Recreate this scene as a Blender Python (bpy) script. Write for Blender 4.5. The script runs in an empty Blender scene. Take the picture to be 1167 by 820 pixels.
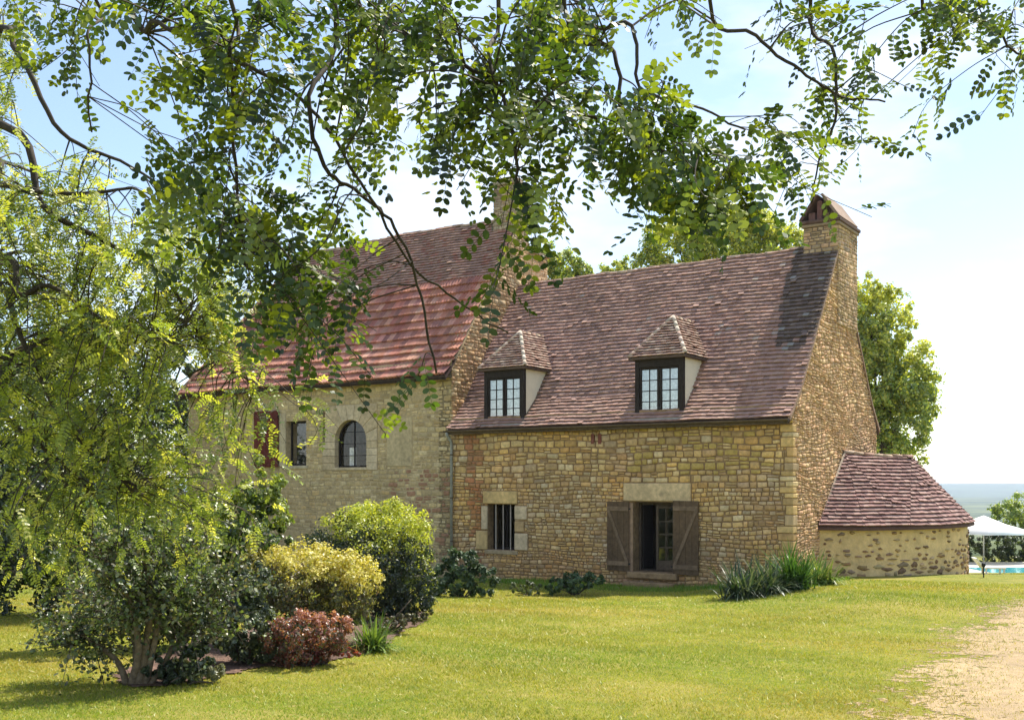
import bpy, math, random
import numpy as np
from mathutils import Vector
random.seed(7); rng = np.random.default_rng(11)
SC = bpy.context.scene; COL = SC.collection
R = math.radians

# ------------------------------------------------------------ camera, sky, sun, exposure
FPX, CX, HY, EYE = 1200.0, 583.5, 550.0, 2.75
cd = bpy.data.cameras.new("camera"); cam = bpy.data.objects.new("camera", cd); COL.objects.link(cam)
cd.sensor_width = 36.0; cd.lens = 36.0 * FPX / 1167.0; cd.shift_y = 140.0 / 1167.0
cd.clip_start = 0.1; cd.clip_end = 30000
cam.location = (0, 0, EYE); cam.rotation_euler = (R(90), 0, 0); SC.camera = cam

SUN_EL, SUN_AZ = R(57.5), R(43)          # azimuth measured to the right of the view direction
world = bpy.data.worlds.new("World"); SC.world = world; world.use_nodes = True
nt = world.node_tree; nt.nodes.clear()
def N(t, typ, **k):
    n = t.nodes.new(typ)
    for a, v in k.items(): setattr(n, a, v)
    return n
out = N(nt, 'ShaderNodeOutputWorld'); bg = N(nt, 'ShaderNodeBackground'); bg.inputs[1].default_value = 0.11
sky = N(nt, 'ShaderNodeTexSky', sky_type='NISHITA', sun_disc=False)
sky.sun_elevation = SUN_EL; sky.sun_rotation = SUN_AZ; sky.air_density = 1.0; sky.dust_density = .5; sky.ozone_density = 1.2
tc = N(nt, 'ShaderNodeTexCoord'); mp = N(nt, 'ShaderNodeMapping'); mp.inputs['Scale'].default_value = (1.0, 1.0, 2.6)
noi = N(nt, 'ShaderNodeTexNoise'); noi.inputs['Scale'].default_value = 2.3; noi.inputs['Detail'].default_value = 6; noi.inputs['Roughness'].default_value = .55
cr = N(nt, 'ShaderNodeValToRGB'); cr.color_ramp.elements[0].position = .50; cr.color_ramp.elements[1].position = .74
cr.color_ramp.elements[0].color = (0.06, 0.06, 0.06, 1)
mx = N(nt, 'ShaderNodeMixRGB'); mx.inputs[2].default_value = (6.0, 6.2, 6.4, 1)
nt.links.new(tc.outputs['Generated'], mp.inputs[0]); nt.links.new(mp.outputs[0], noi.inputs['Vector'])
nt.links.new(noi.outputs['Fac'], cr.inputs[0]); nt.links.new(cr.outputs[0], mx.inputs[0])
nt.links.new(sky.outputs[0], mx.inputs[1]); nt.links.new(mx.outputs[0], bg.inputs[0]); nt.links.new(bg.outputs[0], out.inputs[0])
sd = bpy.data.lights.new("sun", 'SUN'); sun = bpy.data.objects.new("sun", sd); COL.objects.link(sun)
sd.energy = 4.2; sd.angle = R(0.55); sd.color = (1.0, 0.94, 0.82)
sdir = Vector((math.cos(SUN_EL) * math.sin(SUN_AZ), math.cos(SUN_EL) * math.cos(SUN_AZ), math.sin(SUN_EL)))
sun.rotation_euler = sdir.to_track_quat('Z', 'Y').to_euler(); sun.location = (10, 20, 30)
vs = SC.view_settings; vs.view_transform = 'Standard'; vs.look = 'None'; vs.exposure = 1.08; vs.gamma = 1.0; vs.use_curve_mapping = False
SC.render.engine = 'CYCLES'
cy = SC.cycles; cy.max_bounces = 7; cy.diffuse_bounces = 4; cy.transparent_max_bounces = 12; cy.use_denoising = True
cy.transmission_bounces = 4; cy.volume_bounces = 0
try: cy.denoiser = 'OPENIMAGEDENOISE'
except Exception: pass

# ------------------------------------------------------------ geometry helpers
class MB:
    """collects vertices, polygons and one colour per vertex"""
    def __init__(s): s.v = []; s.f = []; s.n = []; s.c = []; s.k = 0
    def add(s, V, faces, col=(1, 1, 1)):
        V = np.asarray(V, float).reshape(-1, 3)
        s.v.append(V)
        for f in faces: s.f.append(np.asarray(f, int) + s.k); s.n.append([len(f)])
        c = np.asarray(col, float); s.c.append(np.broadcast_to(c, (len(V), 3)) if c.ndim == 1 else c)
        s.k += len(V)
    def bulk(s, V, m, col):                     # V (F,m,3): F separate m-gons; col (F,3)
        F = len(V)
        if F == 0: return
        s.v.append(V.reshape(-1, 3)); s.f.append(np.arange(F * m) + s.k); s.n.append(np.full(F, m))
        s.c.append(np.repeat(col, m, axis=0)); s.k += F * m
    def box(s, a, b, col=(1, 1, 1), bev=0.0):
        x0, y0, z0 = a; x1, y1, z1 = b
        if bev <= 0:
            V = [(x0,y0,z0),(x1,y0,z0),(x1,y1,z0),(x0,y1,z0),(x0,y0,z1),(x1,y0,z1),(x1,y1,z1),(x0,y1,z1)]
            s.add(V, [(0,3,2,1),(4,5,6,7),(0,1,5,4),(1,2,6,5),(2,3,7,6),(3,0,4,7)], col)
        else:                                    # chamfered box
            e = bev; V = []; idx = {}
            for i, x in enumerate((x0, x1)):
                for j, y in enumerate((y0, y1)):
                    for k, z in enumerate((z0, z1)):
                        sx, sy, sz = (1, -1)[i], (1, -1)[j], (1, -1)[k]
                        idx[i,j,k,0] = len(V); V.append((x, y + sy*e, z + sz*e))
                        idx[i,j,k,1] = len(V); V.append((x + sx*e, y, z + sz*e))
                        idx[i,j,k,2] = len(V); V.append((x + sx*e, y + sy*e, z))
            F = []
            for i in (0, 1): F.append([idx[i,0,0,0], idx[i,1,0,0], idx[i,1,1,0], idx[i,0,1,0]][::(-1 if i == 0 else 1)])
            for j in (0, 1): F.append([idx[0,j,0,1], idx[1,j,0,1], idx[1,j,1,1], idx[0,j,1,1]][::(1 if j == 0 else -1)])
            for k in (0, 1): F.append([idx[0,0,k,2], idx[1,0,k,2], idx[1,1,k,2], idx[0,1,k,2]][::(-1 if k == 0 else 1)])
            for i in (0, 1):
                for j in (0, 1): F.append([idx[i,j,0,0], idx[i,j,1,0], idx[i,j,1,1], idx[i,j,0,1]][::(1 if i != j else -1)])
            for i in (0, 1):
                for k in (0, 1): F.append([idx[i,0,k,0], idx[i,1,k,0], idx[i,1,k,2], idx[i,0,k,2]][::(-1 if i != k else 1)])
            for j in (0, 1):
                for k in (0, 1): F.append([idx[0,j,k,1], idx[1,j,k,1], idx[1,j,k,2], idx[0,j,k,2]][::(1 if j != k else -1)])
            for i in (0, 1):
                for j in (0, 1):
                    for k in (0, 1): F.append([idx[i,j,k,0], idx[i,j,k,1], idx[i,j,k,2]][::(1 if (i+j+k) % 2 == 0 else -1)])
            s.add(V, F, col)
    def tube(s, P, rad, sides=6, col=(1, 1, 1)):
        P = np.asarray(P, float); n = len(P); rad = np.broadcast_to(np.asarray(rad, float), (n,))
        T = np.gradient(P, axis=0); T /= np.linalg.norm(T, axis=1)[:, None] + 1e-9
        ref = np.array([0.31, 0.17, 0.93]); ref = ref if abs(T[0] @ ref) < .9 else np.array([1., 0, 0])
        U = np.cross(T, ref); U /= np.linalg.norm(U, axis=1)[:, None] + 1e-9; W = np.cross(T, U)
        a = np.arange(sides) * 2 * math.pi / sides
        V = P[:, None] + rad[:, None, None] * (np.cos(a)[None, :, None] * U[:, None] + np.sin(a)[None, :, None] * W[:, None])
        i = np.arange(n - 1)[:, None]; j = np.arange(sides)[None]; j2 = (j + 1) % sides
        F = np.stack([i*sides + j + 0*i, i*sides + j2, (i+1)*sides + j2, (i+1)*sides + j], -1).reshape(-1, 4)
        s.v.append(V.reshape(-1, 3)); s.f.append(F.reshape(-1) + s.k); s.n.append(np.full(len(F), 4))
        s.f.append(np.arange(sides)[::-1] + s.k); s.n.append([sides])
        s.f.append(np.arange(sides) + (n-1)*sides + s.k); s.n.append([sides])
        s.c.append(np.broadcast_to(np.asarray(col, float), (n*sides, 3))); s.k += n * sides
    def build(s, name, mat, parent=None, smooth=False, **props):
        me = bpy.data.meshes.new(name)
        V = np.concatenate(s.v); L = np.concatenate(s.f).astype(np.int32); C_ = np.concatenate([np.asarray(x) for x in s.n]).astype(np.int32)
        me.vertices.add(len(V)); me.vertices.foreach_set('co', V.astype(np.float32).ravel())
        me.loops.add(len(L)); me.loops.foreach_set('vertex_index', L)
        me.polygons.add(len(C_)); st = np.concatenate([[0], np.cumsum(C_)[:-1]]).astype(np.int32)
        me.polygons.foreach_set('loop_start', st)
        me.polygons.foreach_set('use_smooth', np.full(len(C_), smooth))
        at = me.attributes.new('Col', 'FLOAT_COLOR', 'POINT')
        cc = np.concatenate(s.c); at.data.foreach_set('color', np.concatenate([cc, np.ones((len(cc), 1))], 1).astype(np.float32).ravel())
        me.update(calc_edges=True); me.validate(clean_customdata=False)
        me.materials.append(mat)
        o = bpy.data.objects.new(name, me); COL.objects.link(o)
        if parent: o.parent = parent
        for k, v in props.items(): o[k] = v
        return o
def thing(name, label, cat, loc=(0, 0, 0), rz=0, group=None):
    o = bpy.data.objects.new(name, None); COL.objects.link(o); o.location = loc; o.rotation_euler = (0, 0, rz)
    o['label'] = label; o['category'] = cat
    if group: o['group'] = group
    return o
def clip(poly, a, b, c):                          # keep a*x+b*y<=c
    outp = []
    for i in range(len(poly)):
        p, q = poly[i], poly[(i+1) % len(poly)]
        dp, dq = a*p[0]+b*p[1]-c, a*q[0]+b*q[1]-c
        if dp <= 0: outp.append(p)
        if (dp < 0 < dq) or (dq < 0 < dp):
            t = dp/(dp-dq); outp.append((p[0]+t*(q[0]-p[0]), p[1]+t*(q[1]-p[1])))
    return outp
def area(p): return abs(sum(p[i][0]*p[(i+1)%len(p)][1]-p[(i+1)%len(p)][0]*p[i][1] for i in range(len(p))))/2 if len(p) > 2 else 0
def clip_convex(poly, reg):                      # reg counter-clockwise
    for i in range(len(reg)):
        (x0, y0), (x1, y1) = reg[i], reg[(i+1) % len(reg)]
        a, b = (y1-y0), -(x1-x0); poly = clip(poly, a, b, a*x0+b*y0)
        if len(poly) < 3: return []
    return poly
def minus_rect(poly, r):
    x0, z0, x1, z1 = r
    xs = [p[0] for p in poly]; zs = [p[1] for p in poly]
    if max(xs) <= x0 or min(xs) >= x1 or max(zs) <= z0 or min(zs) >= z1: return [poly]
    res = [clip(poly, 1, 0, x0), clip(poly, -1, 0, -x1)]
    mid = clip(clip(poly, -1, 0, -x0), 1, 0, x1)
    if len(mid) > 2: res += [clip(mid, 0, 1, z0), clip(mid, 0, -1, -z1)]
    return [p for p in res if len(p) > 2 and area(p) > .0012]
def wob(x, y, k=0.0): return math.sin(x*1.7+k)*math.cos(y*2.3+k*1.3)+.5*math.sin(x*4.1+y*3.3+k*2)
def vary(c, amt=.12): 
    f = 1+random.uniform(-amt, amt); return tuple(min(1, max(0, q*f*(1+random.uniform(-amt*.35, amt*.35)))) for q in c)

# ------------------------------------------------------------ materials
def new_mat(name):
    m = bpy.data.materials.new(name); m.use_nodes = True; m.node_tree.nodes.clear(); return m, m.node_tree
def noise_mat(name, base=None, attr=False, amt=.35, scale=9, rough=.85, bump=.3, bscale=40, bdist=.01, spec=.3, stain=None, detail=6):
    """principled with base colour (or the per-piece colour attribute) varied by two noises, plus bump"""
    m, t = new_mat(name)
    o = N(t, 'ShaderNodeOutputMaterial'); b = N(t, 'ShaderNodeBsdfPrincipled'); t.links.new(b.outputs[0], o.inputs[0])
    b.inputs['Roughness'].default_value = rough; b.inputs['Specular IOR Level'].default_value = spec
    g = N(t, 'ShaderNodeNewGeometry') ; tcn = N(t, 'ShaderNodeTexCoord')
    src = tcn.outputs['Object']
    if attr:
        a = N(t, 'ShaderNodeAttribute'); a.attribute_name = 'Col'; col = a.outputs['Color']
    else:
        a = N(t, 'ShaderNodeRGB'); a.outputs[0].default_value = (*base, 1); col = a.outputs[0]
    for sc, am in ((scale, amt), (scale*.13, amt*.8), (scale*5, amt*.5)):
        n = N(t, 'ShaderNodeTexNoise'); n.inputs['Scale'].default_value = sc; n.inputs['Detail'].default_value = detail
        t.links.new(src, n.inputs['Vector'])
        mr = N(t, 'ShaderNodeMapRange'); mr.inputs[1].default_value = .3; mr.inputs[2].default_value = .7
        mr.inputs[3].default_value = 1-am; mr.inputs[4].default_value = 1+am
        t.links.new(n.outputs['Fac'], mr.inputs[0])
        v = N(t, 'ShaderNodeVectorMath', operation='MULTIPLY'); t.links.new(col, v.inputs[0]); t.links.new(mr.outputs[0], v.inputs[1]); col = v.outputs[0]
    if stain:
        for (sc, lo, hi, c, f) in stain:
            n = N(t, 'ShaderNodeTexNoise'); n.inputs['Scale'].default_value = sc; n.inputs['Detail'].default_value = 7; n.inputs['Roughness'].default_value = .65
            t.links.new(src, n.inputs['Vector'])
            mr = N(t, 'ShaderNodeMapRange'); mr.inputs[1].default_value = lo; mr.inputs[2].default_value = hi; mr.inputs[4].default_value = f
            t.links.new(n.outputs['Fac'], mr.inputs[0])
            mxx = N(t, 'ShaderNodeMixRGB'); mxx.inputs[2].default_value = (*c, 1)
            t.links.new(mr.outputs[0], mxx.inputs[0]); t.links.new(col, mxx.inputs[1]); col = mxx.outputs[0]
    t.links.new(col, b.inputs['Base Color'])
    if bump:
        n = N(t, 'ShaderNodeTexNoise'); n.inputs['Scale'].default_value = bscale; n.inputs['Detail'].default_value = 8; t.links.new(src, n.inputs['Vector'])
        bp = N(t, 'ShaderNodeBump'); bp.inputs['Strength'].default_value = bump; bp.inputs['Distance'].default_value = bdist
        t.links.new(n.outputs['Fac'], bp.inputs['Height']); t.links.new(bp.outputs[0], b.inputs['Normal'])
    return m
def leaf_mat(name, trans=.45, tcol=(1.5, 1.45, .55), gloss=.06, rough=.4):
    m, t = new_mat(name)
    o = N(t, 'ShaderNodeOutputMaterial'); a = N(t, 'ShaderNodeAttribute'); a.attribute_name = 'Col'
    d = N(t, 'ShaderNodeBsdfDiffuse'); tr = N(t, 'ShaderNodeBsdfTranslucent'); gl = N(t, 'ShaderNodeBsdfGlossy'); gl.inputs['Roughness'].default_value = rough
    v = N(t, 'ShaderNodeVectorMath', operation='MULTIPLY'); v.inputs[1].default_value = tcol
    t.links.new(a.outputs['Color'], d.inputs[0]); t.links.new(a.outputs['Color'], v.inputs[0]); t.links.new(v.outputs[0], tr.inputs[0])
    m1 = N(t, 'ShaderNodeMixShader'); m1.inputs[0].default_value = trans; t.links.new(d.outputs[0], m1.inputs[1]); t.links.new(tr.outputs[0], m1.inputs[2])
    m2 = N(t, 'ShaderNodeMixShader'); m2.inputs[0].default_value = gloss; t.links.new(m1.outputs[0], m2.inputs[1]); t.links.new(gl.outputs[0], m2.inputs[2])
    t.links.new(m2.outputs[0], o.inputs[0]); return m
lichen = [(16, .66, .74, (.42, .38, .30), .3), (6, .62, .74, (.12, .09, .07), .35)]
M = dict(
    stone=noise_mat('stone', attr=True, amt=.20, scale=11, bump=.55, bscale=30, bdist=.015, stain=[(3.0, .58, .72, (.20, .15, .09), .45), (22, .62, .72, (.10, .08, .055), .5)]),
    mortar=noise_mat('mortar', (.47, .36, .21), amt=.25, scale=8, bump=.8, bscale=26, bdist=.02),
    mortar_dark=noise_mat('mortar_dark', (.235, .165, .09), amt=.25, scale=8, bump=.8, bscale=26, bdist=.02),
    mortar_deep=noise_mat('mortar_deep', (.30, .195, .10), amt=.3, scale=8, bump=.8, bscale=26, bdist=.02),
    render=noise_mat('lime_render', (.64, .46, .22), amt=.15, scale=4, bump=.8, bscale=14, bdist=.025, stain=[(5, .55, .7, (.30, .22, .12), .5)]),
    tile=noise_mat('clay_tile', attr=True, amt=.16, scale=8, bump=.4, bscale=50, stain=lichen),
    cream=noise_mat('cream_render', (.82, .74, .56), amt=.06, scale=3, bump=.2),
    wood=noise_mat('weathered_wood', (.105, .075, .05), amt=.3, scale=12, bump=.4, bscale=60),
    shutter=noise_mat('shutter_wood', (.13, .082, .045), amt=.28, scale=10, bump=.4, bscale=70),
    bracewood=noise_mat('brace_wood', (.21, .14, .085), amt=.25, scale=12, bump=.3),
    redwood=noise_mat('red_wood', (.13, .028, .02), amt=.3, scale=10, bump=.3),
    darkwood=noise_mat('dark_wood', (.03, .022, .018), amt=.25, scale=10, bump=.2),
    zinc=noise_mat('zinc', (.30, .30, .27), amt=.2, scale=6, rough=.55, bump=.1),
    copper=noise_mat('brown_metal', (.12, .085, .06), amt=.25, scale=9, rough=.5, bump=.1),
    iron=noise_mat('pale_iron', (.42, .36, .31), amt=.2, scale=20, rough=.6, bump=.2),
    blackiron=noise_mat('black_iron', (.02, .02, .02), amt=.2, scale=20, rough=.5, bump=.1),
    white=noise_mat('white_fabric', (.82, .82, .80), amt=.03, scale=5, bump=.05),
    plastic=noise_mat('white_plastic', (.80, .80, .76), amt=.04, scale=5, bump=.05, rough=.4),
    curtain=noise_mat('curtain', (.55, .55, .51), amt=.30, scale=14, bump=.3),
    interior=noise_mat('interior_plaster', (.20, .16, .12), amt=.2, scale=3, bump=.2),
    bark=noise_mat('bark', (.085, .065, .045), amt=.35, scale=14, bump=.8, bscale=40, bdist=.02),
    palebark=noise_mat('pale_bark', (.20, .15, .10), amt=.3, scale=20, bump=.5),
    twig=noise_mat('twig_bark', (.05, .04, .028), amt=.3, scale=14, bump=.2),
    soil=noise_mat('soil', (.12, .07, .05), amt=.4, scale=7, bump=1.0, bscale=24, bdist=.05, stain=[(30, .55, .65, (.30, .18, .12), .6)]),
    leaf=leaf_mat('leaf', tcol=(1.6, 1.55, .6)), leafdark=leaf_mat('leaf_glossy', trans=.25, tcol=(1.1, 1.2, .6), gloss=.05, rough=.45),
    leafgold=leaf_mat('leaf_gold', trans=.35, tcol=(1.25, 1.2, .5), gloss=.04),
    locust=leaf_mat('locust_leaf', trans=.50, tcol=(1.75, 1.65, .75), gloss=.05),
    locustshade=leaf_mat('locust_leaf_broad', trans=.45, tcol=(1.5, 1.5, .40), gloss=.05),
    grass=leaf_mat('grass_blade', trans=.35, tcol=(1.35, 1.3, .6), gloss=.03),
    hills=noise_mat('hills', (.045, .075, .035), amt=.4, scale=.02, bump=0),
)
def glass_mat(nm='window_glass', f=.22):
    m, t = new_mat(nm); o = N(t, 'ShaderNodeOutputMaterial'); g = N(t, 'ShaderNodeBsdfGlossy'); g.inputs['Roughness'].default_value = .03
    tr = N(t, 'ShaderNodeBsdfTransparent'); ms = N(t, 'ShaderNodeMixShader'); ms.inputs[0].default_value = f
    t.links.new(tr.outputs[0], ms.inputs[1]); t.links.new(g.outputs[0], ms.inputs[2]); t.links.new(ms.outputs[0], o.inputs[0]); return m
M['glass'] = glass_mat(); M['darkglass'] = glass_mat('dark_window_glass', .07)
def water_mat():
    m, t = new_mat('pool_water'); o = N(t, 'ShaderNodeOutputMaterial'); b = N(t, 'ShaderNodeBsdfPrincipled'); t.links.new(b.outputs[0], o.inputs[0])
    b.inputs['Base Color'].default_value = (.06, .42, .48, 1); b.inputs['Roughness'].default_value = .08
    n = N(t, 'ShaderNodeTexNoise'); n.inputs['Scale'].default_value = 3; bp = N(t, 'ShaderNodeBump'); bp.inputs['Strength'].default_value = .15
    t.links.new(n.outputs[0], bp.inputs['Height']); t.links.new(bp.outputs[0], b.inputs['Normal']); return m
M['water'] = water_mat()

# ------------------------------------------------------------ terrain
def sm(x): x = np.clip(x, 0, 1); return x*x*(3-2*x)
def ground(X, Y):
    X = np.asarray(X, float); Y = np.asarray(Y, float)
    z = 1.12 - .0415*np.clip(Y, -10, 27)
    z = z + .30*sm((X-3)/5)*sm((Y-14)/10)*(1-sm((Y-27.5)/5))
    z = z - .10*sm((-X-2)/6)*sm((Y-8)/8)
    z = z - .055*np.clip(Y-30, 0, 70) - .05*np.clip(Y-100, 0, 900)
    z = z + (.02*np.sin(X*.9+1)*np.sin(Y*.7) + .035*np.sin(X*.33+Y*.42)*np.sin(Y*.31-X*.2)) * sm((Y-2)/6)*(1-sm((Y-24)/4))
    return z
def gp(px, py):
    o = (px-CX)/FPX; d = (HY-py)/FPX; Y = 4.0
    for _ in range(4000):
        if EYE + d*Y <= float(ground(o*Y, Y)): break
        Y += .01
    return o*Y, Y, float(ground(o*Y, Y))
def W(px, py, Y): return np.array([(px-CX)/FPX*Y, Y, EYE+(HY-py)/FPX*Y])
def grid_sheet(name, xs, ys, zf, mat, **p):
    Xg, Yg = np.meshgrid(xs, ys); Z = zf(Xg, Yg); nx, ny = len(xs), len(ys)
    mb = MB(); V = np.stack([Xg, Yg, Z], -1).reshape(-1, 3)
    i = (np.arange(ny-1)[:, None]*nx + np.arange(nx-1)[None]).reshape(-1)
    F = np.stack([i, i+1, i+nx+1, i+nx], 1)
    mb.v.append(V); mb.f.append(F.ravel()); mb.n.append(np.full(len(F), 4)); mb.c.append(np.ones((len(V), 3))); mb.k = len(V)
    return mb.build(name, mat, None, True, **p)
def lawn_mat():
    m, t = new_mat('lawn'); o = N(t, 'ShaderNodeOutputMaterial'); b = N(t, 'ShaderNodeBsdfPrincipled'); t.links.new(b.outputs[0], o.inputs[0])
    b.inputs['Roughness'].default_value = .9; b.inputs['Specular IOR Level'].default_value = .15
    tcn = N(t, 'ShaderNodeTexCoord')
    def nz(sc, lo, hi, detail=6, scale=(1, 1, 1)):
        mpp = N(t, 'ShaderNodeMapping'); mpp.inputs['Scale'].default_value = scale; t.links.new(tcn.outputs['Object'], mpp.inputs[0])
        n = N(t, 'ShaderNodeTexNoise'); n.inputs['Scale'].default_value = sc; n.inputs['Detail'].default_value = detail; n.inputs['Roughness'].default_value = .6
        t.links.new(mpp.outputs[0], n.inputs['Vector']); mr = N(t, 'ShaderNodeMapRange'); mr.inputs[1].default_value = lo; mr.inputs[2].default_value = hi
        t.links.new(n.outputs['Fac'], mr.inputs[0]); return mr.outputs[0]
    def mix(f, c1, c2):
        x = N(t, 'ShaderNodeMixRGB'); t.links.new(f, x.inputs[0])
        for i, c in ((1, c1), (2, c2)):
            if isinstance(c, tuple): x.inputs[i].default_value = (*c, 1)
            else: t.links.new(c, x.inputs[i])
        return x.outputs[0]
    c = mix(nz(.55, .35, .65), (.18, .205, .022), (.28, .255, .045))
    c = mix(nz(2.6, .45, .75), c, (.12, .16, .018)); c = mix(nz(.35, .5, .62, scale=(1, 2.2, 1)), c, (.30, .26, .06))
    c = mix(nz(9, .55, .72), c, (.36, .29, .10))
    c = mix(nz(60, .35, .65), c, (.10, .12, .02)) if False else c
    sx = N(t, 'ShaderNodeSeparateXYZ'); t.links.new(tcn.outputs['Object'], sx.inputs[0])
    far = N(t, 'ShaderNodeMapRange'); far.inputs[1].default_value = 62; far.inputs[2].default_value = 80; t.links.new(sx.outputs['Y'], far.inputs[0])
    woods = mix(nz(.004, .42, .58), (.02, .04, .014), (.13, .15, .05)); c = mix(far.outputs[0], c, woods)
    n = nz(70, .3, .7)
    v = N(t, 'ShaderNodeMapRange'); v.inputs[3].default_value = .65; v.inputs[4].default_value = 1.3; t.links.new(n, v.inputs[0])
    vm = N(t, 'ShaderNodeVectorMath', operation='MULTIPLY'); t.links.new(c, vm.inputs[0]); t.links.new(v.outputs[0], vm.inputs[1])
    t.links.new(vm.outputs[0], b.inputs['Base Color'])
    bp = N(t, 'ShaderNodeBump'); bp.inputs['Strength'].default_value = .6; bp.inputs['Distance'].default_value = .03
    t.links.new(n, bp.inputs['Height']); t.links.new(bp.outputs[0], b.inputs['Normal']); return m
xs = np.unique(np.concatenate([np.linspace(-6400, -400, 14), np.linspace(-400, -40, 20), np.arange(-40, 40, .4), np.linspace(40, 400, 20), np.linspace(400, 6400, 14)]))
ys = np.unique(np.concatenate([np.linspace(-60, -6, 8), np.arange(-6, 60, .4), np.linspace(60, 400, 26), np.linspace(400, 6400, 24)]))
M['lawn'] = lawn_mat()
grid_sheet('ground', xs, ys, ground, M['lawn'], kind='structure')
hx_ = np.linspace(-6300, 6300, 90); hy_ = np.linspace(3000, 6300, 24)
def hz(X, Y): return -60 + (62 + 14*np.sin(X/900+1)+9*np.sin(X/370))*sm((Y-3100)/2600)*(1+0*X)
grid_sheet('hills', hx_, hy_, hz, M['hills'], kind='structure')

def in_poly(X, Y, P):
    c = np.zeros(X.shape, bool); j = len(P)-1
    for i in range(len(P)):
        xi, yi = P[i]; xj, yj = P[j]
        c ^= ((yi > Y) != (yj > Y)) & (X < (xj-xi)*(Y-yi)/(yj-yi+1e-12)+xi); j = i
    return c
_lat = np.random.default_rng(5).random((256, 256))
def vnoise(x, y):
    xi, yi = np.floor(x).astype(int), np.floor(y).astype(int); fx, fy = x-xi, y-yi; fx = fx*fx*(3-2*fx); fy = fy*fy*(3-2*fy); g = lambda a, b: _lat[a % 256, b % 256]
    return (g(xi, yi)*(1-fx)+g(xi+1, yi)*fx)*(1-fy)+(g(xi, yi+1)*(1-fx)+g(xi+1, yi+1)*fx)*fy
def edge_dist(X, Y, P):
    d = np.full(X.shape, 9e9); j = len(P)-1
    for i in range(len(P)):
        a, b = P[j], P[i]; v = b-a; L2 = v@v+1e-12; t = np.clip(((X-a[0])*v[0]+(Y-a[1])*v[1])/L2, 0, 1)
        d = np.minimum(d, np.hypot(X-a[0]-t*v[0], Y-a[1]-t*v[1])); j = i
    return d
def strip(name, pts_px, mat, lift, jag=.12, seed=1, cell=.05, fade=0):
    """a ground sheet inside an outline read off the photo, draped on the terrain, with a ragged edge"""
    P = [gp(*p)[:2] for p in pts_px]; rr = np.random.default_rng(seed); outl = []
    for i in range(len(P)):
        a, b = np.array(P[i]), np.array(P[(i+1) % len(P)]); L = np.linalg.norm(b-a); k = max(2, int(L/.12))
        for j in range(k): outl.append(a+(b-a)*j/k + rr.normal(0, jag*.5, 2))
    outl = np.array(outl)
    xs_ = np.arange(outl[:, 0].min(), outl[:, 0].max(), cell); ys_ = np.arange(outl[:, 1].min(), outl[:, 1].max(), cell)
    Xg, Yg = np.meshgrid(xs_, ys_); nx, ny = len(xs_), len(ys_); Z = ground(Xg, Yg)+lift
    ins = in_poly(Xg[:-1, :-1]+cell/2, Yg[:-1, :-1]+cell/2, outl).reshape(-1)
    if fade:
        xx, yy = (Xg[:-1, :-1]+cell/2).reshape(-1), (Yg[:-1, :-1]+cell/2).reshape(-1); coarse = np.array(P)
        nse = (vnoise(xx*2.2, yy*2.2)-.5)*1.1+(vnoise(xx*7+9, yy*7)-.5)*1.2+(vnoise(xx*17, yy*17+4)-.5)*.8
        idx = np.where(ins)[0]; d = edge_dist(xx[idx], yy[idx], coarse); ins[idx] = d/fade+nse[idx]*.75+rr.normal(0, .18, len(idx)) > .55
    i = (np.arange(ny-1)[:, None]*nx + np.arange(nx-1)[None]).reshape(-1)[ins]
    F = np.stack([i, i+1, i+nx+1, i+nx], 1); used = np.unique(F); mp_ = np.full(nx*ny, -1); mp_[used] = np.arange(len(used))
    V = np.stack([Xg, Yg, Z], -1).reshape(-1, 3)[used]; F = mp_[F]
    mb = MB(); mb.v.append(V); mb.f.append(F.ravel()); mb.n.append(np.full(len(F), 4)); mb.c.append(np.ones((len(V), 3))); mb.k = len(V)
    return mb.build(name, mat, None, True, kind='structure'), outl
M['gravel'] = noise_mat('gravel', (.40, .285, .15), amt=.18, scale=5, bump=1.0, bscale=55, bdist=.03, stain=[(60, .55, .62, (.22, .16, .11), .6), (45, .6, .68, (.62, .54, .42), .5)])
path_px = [(950, 832), (985, 786), (1020, 748), (1056, 716), (1105, 692), (1175, 676), (1240, 670), (1330, 676), (1330, 860), (940, 860)]
_, path_out = strip('gravel_path', path_px, M['gravel'], .004, jag=.10, fade=.95, cell=.03)
bed_px = [(135, 780), (170, 785), (240, 773), (300, 760), (350, 760), (400, 748), (440, 734), (464, 717), (488, 706), (486, 698), (440, 694), (330, 705), (240, 728), (170, 752), (130, 768)]
_, bed_out = strip('flower_bed', bed_px, M['soil'], .018, jag=.08, seed=3)
# ------------------------------------------------------------ the farmhouse, in its own frame: x right along the front, y back, z up
A = (6.87, 25.80); CA, SA = .8225, .5688
HROT = -math.atan2(SA, CA); HL, TL = 10.56, 22.85; DEP = 7.2
def fac(px, py, s=0.0):
    o = (px-CX)/FPX; bx, by = A[0]+SA*s, A[1]+CA*s; t = (bx-o*by)/(CA+o*SA); Y = by+SA*t
    return -t, EYE+(HY-py)/FPX*Y
def gab(px, py, x=0.0):                          # on the gable plane x: returns (y, z)
    o = (px-CX)/FPX; bx, by = A[0]+CA*x, A[1]-SA*x; s = (o*by-bx)/(SA-o*CA); Y = by+CA*s
    return s, EYE+(HY-py)/FPX*Y
house = thing('stone_farmhouse', 'old golden stone farmhouse with brown tiled roofs, two dormers and a taller left wing', 'farmhouse', (A[0], A[1], 0), HROT)

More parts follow.
